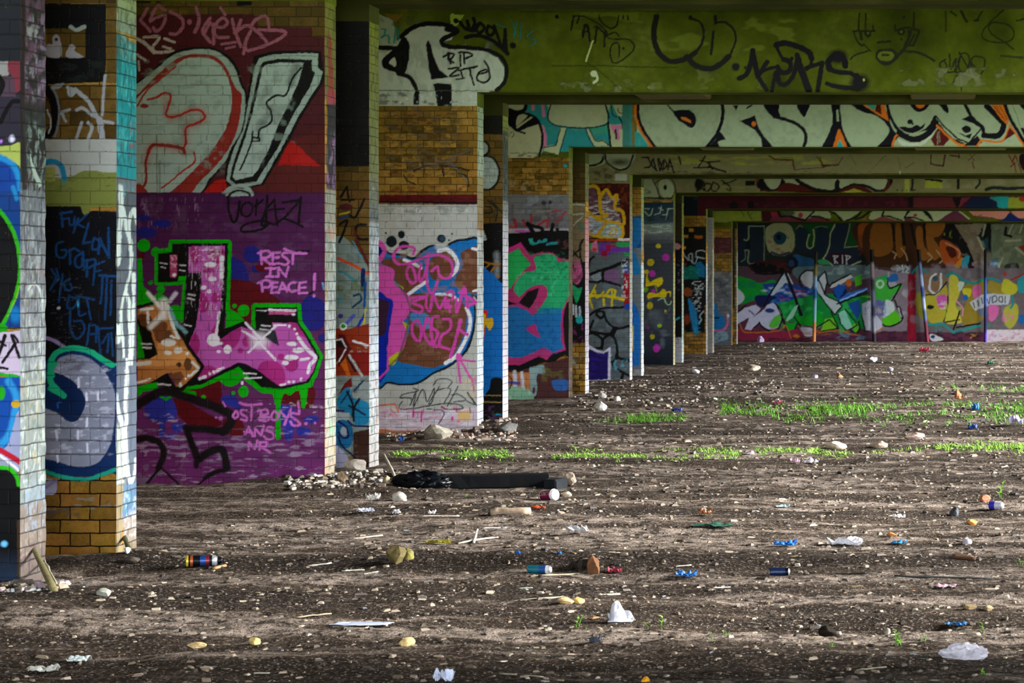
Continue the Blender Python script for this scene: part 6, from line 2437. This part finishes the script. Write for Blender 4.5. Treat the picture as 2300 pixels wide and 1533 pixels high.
# black timber, its end cap and the plastic bag on it
def beambox(name, label, cat, p0, p1, hpx, dep, hx, rough=.6, parent=None, z=0., bev=.008):
    A, k = place(*p0); B, k2 = place(*p1); h = hpx*k; dr = (B-A); dr.z = 0; L = dr.length; ang = math.atan2(dr.y, dr.x); bm = bmesh.new(); bmesh.ops.create_cube(bm, size=1); M = Matrix.Translation((A+B)/2+Vector((0, 0, h/2-.012+z))) @ Matrix.Rotation(ang, 4, 'Z')
    bmesh.ops.subdivide_edges(bm, edges=[e for e in bm.edges if abs((e.verts[0].co-e.verts[1].co).x) > .5], cuts=14)
    for v in bm.verts: v.co = Vector((v.co.x*L, v.co.y*dep, v.co.z*h)); v.co += Vector((0, .006, .004))*mnoise.noise(v.co*9)
    bmesh.ops.bevel(bm, geom=[e for e in bm.edges if len(e.link_faces) == 2 and e.calc_face_angle() > 1], offset=bev, segments=2, affect='EDGES')
    for v in bm.verts: v.co = M @ v.co
    o = objbm(name, bm, mat(hx, rough, sc=12), (A+B)/2, parent=None)
    return tag(o, label, cat) if label else o
beambox('timber_beam', 'long black timber lying on the ground below the white painted pier', 'timber', (900, 1088), (1232, 1094), 30, .16, '07080b', .85)
beambox('rubber_block', 'dark grey rubber block at the right end of the black timber', 'block', (1234, 1096), (1262, 1097), 26, .17, '1c2024', .8)
L, k = place(955, 1091)
def bag(name, label, L, k, wp, hp, hx, seed, rough=.35, cat='plastic bag', dp=.55, z0=0.):
    bm = bmesh.new(); bmesh.ops.create_icosphere(bm, subdivisions=4, radius=1); off = Vector((seed*3.1, seed, 0)); w2, h2 = wp*k/2, hp*k
    for v in bm.verts:
        n_ = v.co.normalized(); q = 1-abs(mnoise.noise(n_*1.8+off))*.7-.16*abs(mnoise.noise(n_*3.4+off))-.05*abs(mnoise.noise(n_*12+off))
        v.co = Vector((n_.x*w2*q*1.25, n_.y*w2*dp*q, max(-.01, n_.z*.6+.3)*h2*q*1.35+z0))+L
    return tag(objbm(name, bm, mat(hx, rough, var=.15, sc=18), L, smooth=(rough < .35)), label, cat)
bag('plastic_bag', 'crumpled black plastic bag draped over the left end of the timber', L+Vector((0, -.12, 0)), k, 118, 34, '0a0d12', 3, .3)
bag('plastic_bottle', 'crushed white plastic bottle near the bottom right corner', *place(2165, 1480), 98, 33, 'b8b4c0', 9, .4, 'bottle', .4)
SH = [
 ('paper_scrap', 'white crumpled paper scrap standing upright among sprouts', 'paper', 1395, 1398, 54, 40, 'b8b8c4', 1, 'peak', .05),
 ('glass_shard', 'long pale blue-white shard lying flat at lower left', 'shard', 812, 1403, 124, 3, 'b4bcd8', 2, None, .10),
 ('torn_paper', 'torn white paper strips crossing on bright ground at the right', 'paper', 1898, 1224, 70, 16, 'e8e6f0', 3, None, .14),
 ('blue_rag', 'bright blue rag left of the torn white paper strips', 'rag', 1763, 1226, 46, 12, '0c60b8', 4, None, .08),
 ('blue_wrapper', 'blue wrapper right of the torn white paper strips', 'wrapper', 2018, 1221, 34, 8, '1274b0', 5, None, .06),
 ('blue_glove', 'crumpled blue glove in the middle foreground', 'glove', 1542, 1296, 42, 12, '0a5ca8', 6, None, .08),
 ('blue_film', 'faded blue film in the dark rut near the sprouts', 'film', 2148, 1405, 44, 7, '14568a', 7, None, .06),
 ('orange_rag', 'orange rag just below the coffee cup', 'rag', 1208, 1143, 34, 5, 'd04818', 8, None, .06),
 ('yellow_leaf', 'yellow-green dead leaf right of centre foreground stump', 'leaf', 985, 1223, 54, 8, '7c7418', 9, None, .05),
 ('white_carton', 'white carton with bluish top in front of the purple pier', 'carton', 838, 1124, 28, 15, 'dcd8d0', 10, None, .06),
 ('white_wrapper', 'white and blue wrapper on the ground, lower left of the carton', 'wrapper', 822, 1152, 36, 9, 'd0d4e4', 11, None, .05),
 ('white_tissue', 'small white tissue between wrapper and pale board', 'tissue', 890, 1155, 16, 10, 'e4e4ec', 12, None, .04),
 ('white_lump', 'little white lump resting on the pale flat board', 'litter', 970, 1156, 15, 9, 'e4e0ea', 13, None, .04),
 ('teal_film', 'pale teal film lying on the bright ground at right', 'film', 1758, 1140, 28, 5, '9cc4c8', 14, None, .06),
 ('white_tissue', 'white crumpled tissue left of the orange stone on bright ground', 'tissue', 2020, 1164, 26, 9, 'ece8f0', 15, None, .05),
 ('pink_wrapper', 'pink and white wrapper near the green weeds on the right', 'wrapper', 1786, 1041, 20, 12, 'c8a0b4', 16, None, .06),
 ('white_wrapper', 'white wrapper just right of the pink one', 'wrapper', 1820, 1041, 34, 10, 'd8d0d8', 17, None, .06),
 ('red_ribbon', 'crimson ribbon trailing right of the brown debris pile', 'ribbon', 1380, 1287, 32, 12, '981838', 18, None, .05),
 ('brown_cloth', 'dark brown cloth spread left of the brown debris stone', 'cloth', 1305, 1283, 60, 24, '241c18', 19, None, .12),
 ('green_film', 'thin dark green strip of film on the pale ground', 'film', 1600, 1183, 90, 6, '1e4a3c', 20, None, .10),
 ('paper_cup', 'pale paper cup cut off by the bottom edge of the picture', 'cup', 997, 1532, 42, 26, 'c4cce4', 21, None, .05),
 ('grey_scrap', 'grey scrap near the bottom, below the tan chips', 'scrap', 1338, 1445, 26, 14, '3a4050', 22, None, .05),
 ('white_scrap', 'white scrap with greenish end near the bottom left', 'scrap', 176, 1486, 42, 10, 'c8d4d4', 23, None, .06),
 ('white_scrap', 'pair of white lumps in the bottom left corner', 'scrap', 100, 1510, 60, 14, 'b8b8b0', 24, None, .06),
 ('blue_bag', 'small blue bag among the far weeds on the right', 'bag', 2190, 922, 16, 16, '0c70b8', 25, None, .10),
 ('blue_wrapper', 'deep blue wrapper below the small blue bag', 'wrapper', 2184, 964, 20, 10, '1a4cb0', 26, None, .10),
 ('white_bag', 'white and violet bag at the right edge among weeds', 'bag', 2282, 954, 30, 20, 'd0c0e4', 27, None, .14),
 ('red_wrapper', 'tiny red wrapper before the back wall at right', 'wrapper', 2076, 790, 22, 9, 'c02848', 28, None, .14),
 ('green_wrapper', 'tiny green wrapper far back near the right edge', 'wrapper', 2225, 819, 14, 8, '20a070', 29, None, .12),
 ('pink_wrapper', 'faded pink wrapper in the far weeds', 'wrapper', 1748, 908, 20, 10, 'c8607c', 30, None, .12),
 ('orange_scrap', 'small orange scrap standing in the far weeds at right', 'scrap', 2154, 896, 18, 18, 'c07848', 31, 'peak', .06),
 ('pink_scrap', 'pink and white scrap low on the right', 'scrap', 2125, 1320, 44, 7, 'c8a0b0', 32, None, .07),
 ('blue_scrap', 'small blue scrap at the foot of the white painted pier', 'scrap', 901, 991, 12, 9, '0c58c0', 33, None, .05),
 ('grey_film', 'pale grey film over a tan chip on the ground mid-picture', 'film', 1298, 1196, 44, 14, 'b0aeb0', 34, None, .08),
 ('navy_wrapper', 'navy wrapper in front of the middle piers', 'wrapper', 1520, 925, 22, 8, '1c3c94', 35, None, .08),
 ('brown_wrapper', 'brown and white box scrap on the pale ground', 'wrapper', 1584, 1157, 28, 13, '8c5c3c', 36, None, .07),
]
for (nm, lb, ct, px, py, wp, hp, hx, sd, shp, dep) in SH: sheet(nm, lb, ct, px, py, wp, hp, hx, sd, shape=shp, depth=dep)
ST = [
 ('wood_stump', 'olive-tan wooden stump upright in the foreground', 'stump', 893, 1264, 44, 42, '62562e', 1, .8),
 ('round_stone', 'round yellowish stone leaning on the right of the stump', 'stone', 915, 1256, 26, 26, '7e7638', 2, .8),
 ('brown_stone', 'tall brown stone in the middle of the debris pile', 'stone', 1334, 1287, 26, 40, '6c4424', 3, .8),
 ('tan_block', 'tan block resting against the front of the black timber', 'block', 1074, 1085, 24, 22, 'a8967c', 4, .8),
 ('grey_stone', 'pinkish grey stone at the front of the black bag', 'stone', 1026, 1092, 20, 17, '9c9088', 5, .8),
 ('tan_stone', 'larger tan stone behind the right end of the timber', 'stone', 1280, 1088, 34, 26, 'b8a490', 6, .8),
 ('flat_stone', 'flat tan stone beside the coffee cup lid', 'stone', 1272, 1114, 26, 12, 'b4a690', 7, .8),
 ('pale_stone', 'pale stone right of the white carton', 'stone', 898, 1124, 32, 19, 'c4bcb0', 8, .8),
 ('brown_stone', 'brown stone at the foot of the dark narrow pier', 'stone', 768, 1083, 26, 24, '7c6850', 9, .8),
 ('tan_stone', 'small tan stone before the pier jamb and timber', 'stone', 868, 1086, 18, 20, 'a89878', 10, .8),
 ('concrete_lump', 'big grey lump of rubble against the purple-stained white pier', 'rubble', 985, 984, 56, 34, 'a8a090', 11, .8),
 ('concrete_lump', 'dark grey lump of rubble by the blue strip pier', 'rubble', 1138, 968, 44, 22, '6c6a68', 12, .8),
 ('concrete_lump', 'slanted pale slab in front of the dark narrow pier', 'rubble', 800, 1058, 50, 26, '9c948a', 13, .5),
 ('white_block', 'white brick-like block in front of the grey cell pier', 'block', 1348, 921, 26, 20, 'd0ccc4', 14, .8),
 ('pale_stone', 'pale stone left of the white brick-like block', 'stone', 1385, 900, 16, 12, 'c8c4bc', 15, .8),
 ('grey_stone', 'grey stone above the weeds before the middle piers', 'stone', 1352, 893, 18, 14, 'b0aca8', 16, .8),
 ('orange_stone', 'orange stone on the bright ground at the right', 'stone', 2182, 1178, 24, 13, 'd89040', 17, .8),
 ('orange_stone', 'smaller orange stone above the blue wrapper', 'stone', 2004, 1205, 20, 10, 'c8844c', 18, .8),
 ('brick_bit', 'reddish brick bit left of the white and purple-blue can', 'brick', 2212, 1126, 22, 15, 'a8684c', 19, .8),
 ('dark_lump', 'black and white speckled lump near the right edge', 'lump', 2145, 1158, 20, 20, '3c4048', 20, .8),
 ('tan_chunk', 'tan chunk, left of a pair in the middle foreground', 'chunk', 1270, 1355, 34, 13, 'd0b078', 21, .8),
 ('tan_chunk', 'yellow chunk, right of a pair in the middle foreground', 'chunk', 1301, 1354, 24, 14, 'd8b060', 22, .8),
 ('foam_chunk', 'pale yellow split foam block near the bottom centre-left', 'foam', 913, 1450, 32, 21, 'd8b87c', 23, .7),
 ('foam_chunk', 'round yellow foam lump left of the split foam block', 'foam', 572, 1447, 24, 16, 'd4bc74', 24, .7),
 ('foam_chunk', 'ragged yellow foam strip farthest left near the bottom', 'foam', 442, 1454, 36, 12, 'ccb07c', 25, .6),
 ('plastic_disc', 'yellow cap at the bottom edge of the picture', 'cap', 1449, 1530, 18, 11, 'd8940c', 26, .8),
 ('plastic_disc', 'small blue bottle cap in the centre foreground, left of two', 'bottle cap', 1164, 1243, 9, 7, '0c5cc0', 27, .8),
 ('plastic_disc', 'small blue bottle cap in the centre foreground, right of two', 'bottle cap', 1257, 1243, 9, 6, '0c5cc0', 28, .8),
 ('white_ball', 'shiny white ball beside the foot of the second pier', 'ball', 286, 1243, 14, 15, 'e8e8f4', 29, 1),
 ('pale_stone', 'triangular pale stone left of the foreground sprig, lower left', 'stone', 234, 1338, 28, 18, 'a4a898', 30, .8),
 ('dark_stone', 'dark stone half buried by the second pier', 'stone', 292, 1264, 36, 14, '4c4238', 31, .8),
 ('dark_root', 'dark tangled root at the rut in the lower right', 'root', 1858, 1428, 34, 26, '1c1610', 32, .8),
 ('brown_stone', 'brown stone on the edge of the rut, right side', 'stone', 2178, 1368, 28, 12, '6c5c40', 33, .8),
 ('brown_stone', 'brown stone at far right above the rut', 'stone', 2220, 1372, 22, 12, '7c6c50', 34, .8),
 ('grey_stone', 'round grey stone standing in the rut between sprouts', 'stone', 1994, 1424, 16, 14, '8c8478', 35, .8),
 ('white_ball', 'pinkish white ball at the foot of the back wall', 'ball', 1708, 768, 14, 14, 'd8b8e8', 36, 1),
 ('white_lump', 'white lump standing far back in the middle of the floor', 'litter', 1961, 812, 17, 14, 'd8d8e4', 37, .9),
 ('white_lump', 'small bright lump by the far piers', 'litter', 1563, 838, 14, 10, 'f0e8ff', 38, .9),
 ('white_lump', 'tiny white dot of litter just before the back wall', 'litter', 1736, 788, 8, 8, 'e0ece8', 39, .9),
 ('white_lump', 'small white lump far back, centre right', 'litter', 2001, 832, 11, 9, 'd0d0ec', 40, .9),
 ('tan_lump', 'small orange-tan lump far back on the floor', 'stone', 1886, 848, 14, 9, 'd8a070', 41, .9),
 ('white_lump', 'small blue-white lump far back left of the tan lump', 'litter', 1831, 848, 12, 8, 'c8ccec', 42, .9),
 ('pale_rock', 'flat pale rock lying far back in the open floor', 'stone', 1690, 832, 34, 14, 'a89c8c', 43, .8),
 ('pink_stone', 'long pinkish flat stone near the far weeds', 'stone', 2055, 986, 46, 14, 'c8aca0', 44, .6),
 ('tan_stone', 'tan stone pile behind the right weeds, left of two', 'stone', 1878, 1008, 40, 18, 'c8b49c', 45, .6),
 ('tan_stone', 'tan stone behind the right weeds, right of two', 'stone', 1975, 1004, 34, 15, 'c4a894', 46, .6),
 ('white_lump', 'white lump among weeds mid-right', 'litter', 1685, 1020, 20, 8, 'd8ccd4', 47, .8),
 ('brown_stone', 'brown stone on the pale ground, centre right', 'stone', 1208, 1180, 16, 8, '5c4c38', 48, .8),
 ('lilac_lump', 'lilac crumpled lump at the right above the dark wood', 'litter', 2172, 1222, 20, 14, 'c4bcc8', 49, .8),
]
for (nm, lb, ct, px, py, wp, hp, hx, sd, dp) in ST: stone(nm, lb, ct, px, py, wp, hp, hx, sd, dp)
SK = [
 ('wooden_plank', 'pale wooden plank lying left of the spray can', 'plank', 352, 1238, 428, 1260, 11, 'c8a888', .02, 0, 0, .6),
 ('broken_board', 'broken olive board leaning on the corner of the leftmost pier', 'board', 62, 1300, 122, 1328, 15, '6c6440', .0, .22, 0, .6),
 ('broken_board', 'thin dark board leaning at the foot of the second pier', 'board', 268, 1226, 292, 1240, 10, '4c4a28', .0, .12, 0, .7),
 ('stick', 'short pale stick beside the leaning board at the far left', 'stick', 98, 1302, 128, 1322, 6, 'a8a08c', .02, .10, 0, 1),
 ('driftwood', 'thick grey-beige log lying below the black timber', 'log', 1102, 1156, 1190, 1154, 21, 'a48e78', .04, 0, 0, .9),
 ('white_strip', 'bright white plastic strip below the log', 'strip', 1084, 1187, 1137, 1186, 8, 'e8e0ec', .0, 0, 0, .35),
 ('flat_board', 'pale flat board left of the log', 'board', 940, 1160, 1032, 1159, 9, 'b4a896', .01, 0, 0, .4),
 ('long_cane', 'long pale cane lying across the middle foreground', 'cane', 1168, 1350, 1392, 1336, 6, 'b4b09c', .01, 0, 0, .8),
 ('wood_strip', 'pale slat below the drink can', 'slat', 1192, 1294, 1300, 1290, 8, 'a89c7c', .005, 0, 0, .5),
 ('twig', 'white twig left of the blue bottle caps', 'twig', 1030, 1222, 1120, 1212, 5, 'b8ac98', .03, 0, .01, 1),
 ('twig', 'pale bone-like twig sticking up near the yellow leaf', 'twig', 1064, 1220, 1072, 1206, 6, 'd0c8c0', .02, 0, .04, 1),
 ('stick', 'pale stick in the foreground left of the stump, upper of two', 'stick', 768, 1284, 818, 1280, 6, 'd4d0b8', .01, 0, 0, .6),
 ('stick', 'pale stick in the foreground left of the stump, lower of two', 'stick', 818, 1289, 848, 1284, 6, 'd0ccb4', .01, 0, 0, .6),
 ('stick', 'light splinter pointing towards the purple pier', 'stick', 694, 1272, 742, 1265, 9, 'c0bcb0', .02, 0, 0, .5),
 ('stick', 'thin tan stick before the purple pier', 'stick', 790, 1212, 858, 1203, 5, 'b0a08c', .02, 0, 0, .8),
 ('wood_piece', 'dark brown wood piece at the right, above the sprouts', 'wood', 2140, 1253, 2192, 1258, 13, '4a2c14', .01, 0, 0, .8),
 ('dark_board', 'long dark board half sunk in the dirt at right', 'board', 2010, 1294, 2230, 1300, 9, '3a3c3c', .0, 0, 0, .5),
 ('dark_board', 'short dark board left of the long sunk one', 'board', 1876, 1289, 1950, 1288, 6, '20201a', .0, 0, 0, .5),
 ('glass_strip', 'pale green glass strip at the left of the long cane', 'strip', 1166, 1321, 1196, 1320, 5, '98c0b0', .0, 0, 0, .4),
 ('white_strip', 'thin white strip right of the blue glove', 'strip', 1602, 1320, 1640, 1318, 6, 'd0cccc', .0, 0, 0, .4),
 ('white_strip', 'white board edge above the blue glove', 'strip', 1518, 1272, 1552, 1270, 8, 'dcd4c4', .0, 0, 0, .4),
 ('stick', 'thin grey stick bottom left of the crushed bottle', 'stick', 1925, 1506, 1990, 1500, 6, '9c9884', .02, 0, 0, .6),
 ('stick', 'long whitish stick along the bottom edge, left of centre', 'stick', 570, 1512, 606, 1514, 8, 'a8a498', .0, 0, 0, .5),
 ('stick', 'long whitish stick along the bottom edge, centre', 'stick', 1122, 1514, 1220, 1520, 7, 'a8a090', .01, 0, 0, .5),
 ('thin_wire', 'thin upright wire in front of the black timber', 'wire', 1130, 1094, 1137, 1090, 3, '8c8888', .0, 0, .13, 1),
 ('wooden_stake', 'pale stake leaning beside the jamb of the dark narrow pier', 'stake', 862, 1052, 886, 1072, 8, 'b4aa9c', .0, .10, 0, 1),
 ('white_pipe', 'white pipe scrap lying beside the far white lump', 'pipe', 1968, 813, 2004, 815, 4, 'c8c4c4', .0, 0, 0, 1),
 ('stick', 'pale curved stick on the ground left of the shard', 'stick', 660, 1388, 740, 1380, 6, '94846c', .06, 0, 0, .6),
 ('splinter', 'orange-tan splinter right of the spray can', 'splinter', 480, 1280, 506, 1272, 9, 'a8845c', .01, 0, 0, .8),
]
for (nm, lb, ct, x0, y0, x1, y1, tp, hx, bd, r0, r1, fl) in SK: stick(nm, lb, ct, x0, y0, x1, y1, tp, hx, bd, r0, r1, flat=fl)
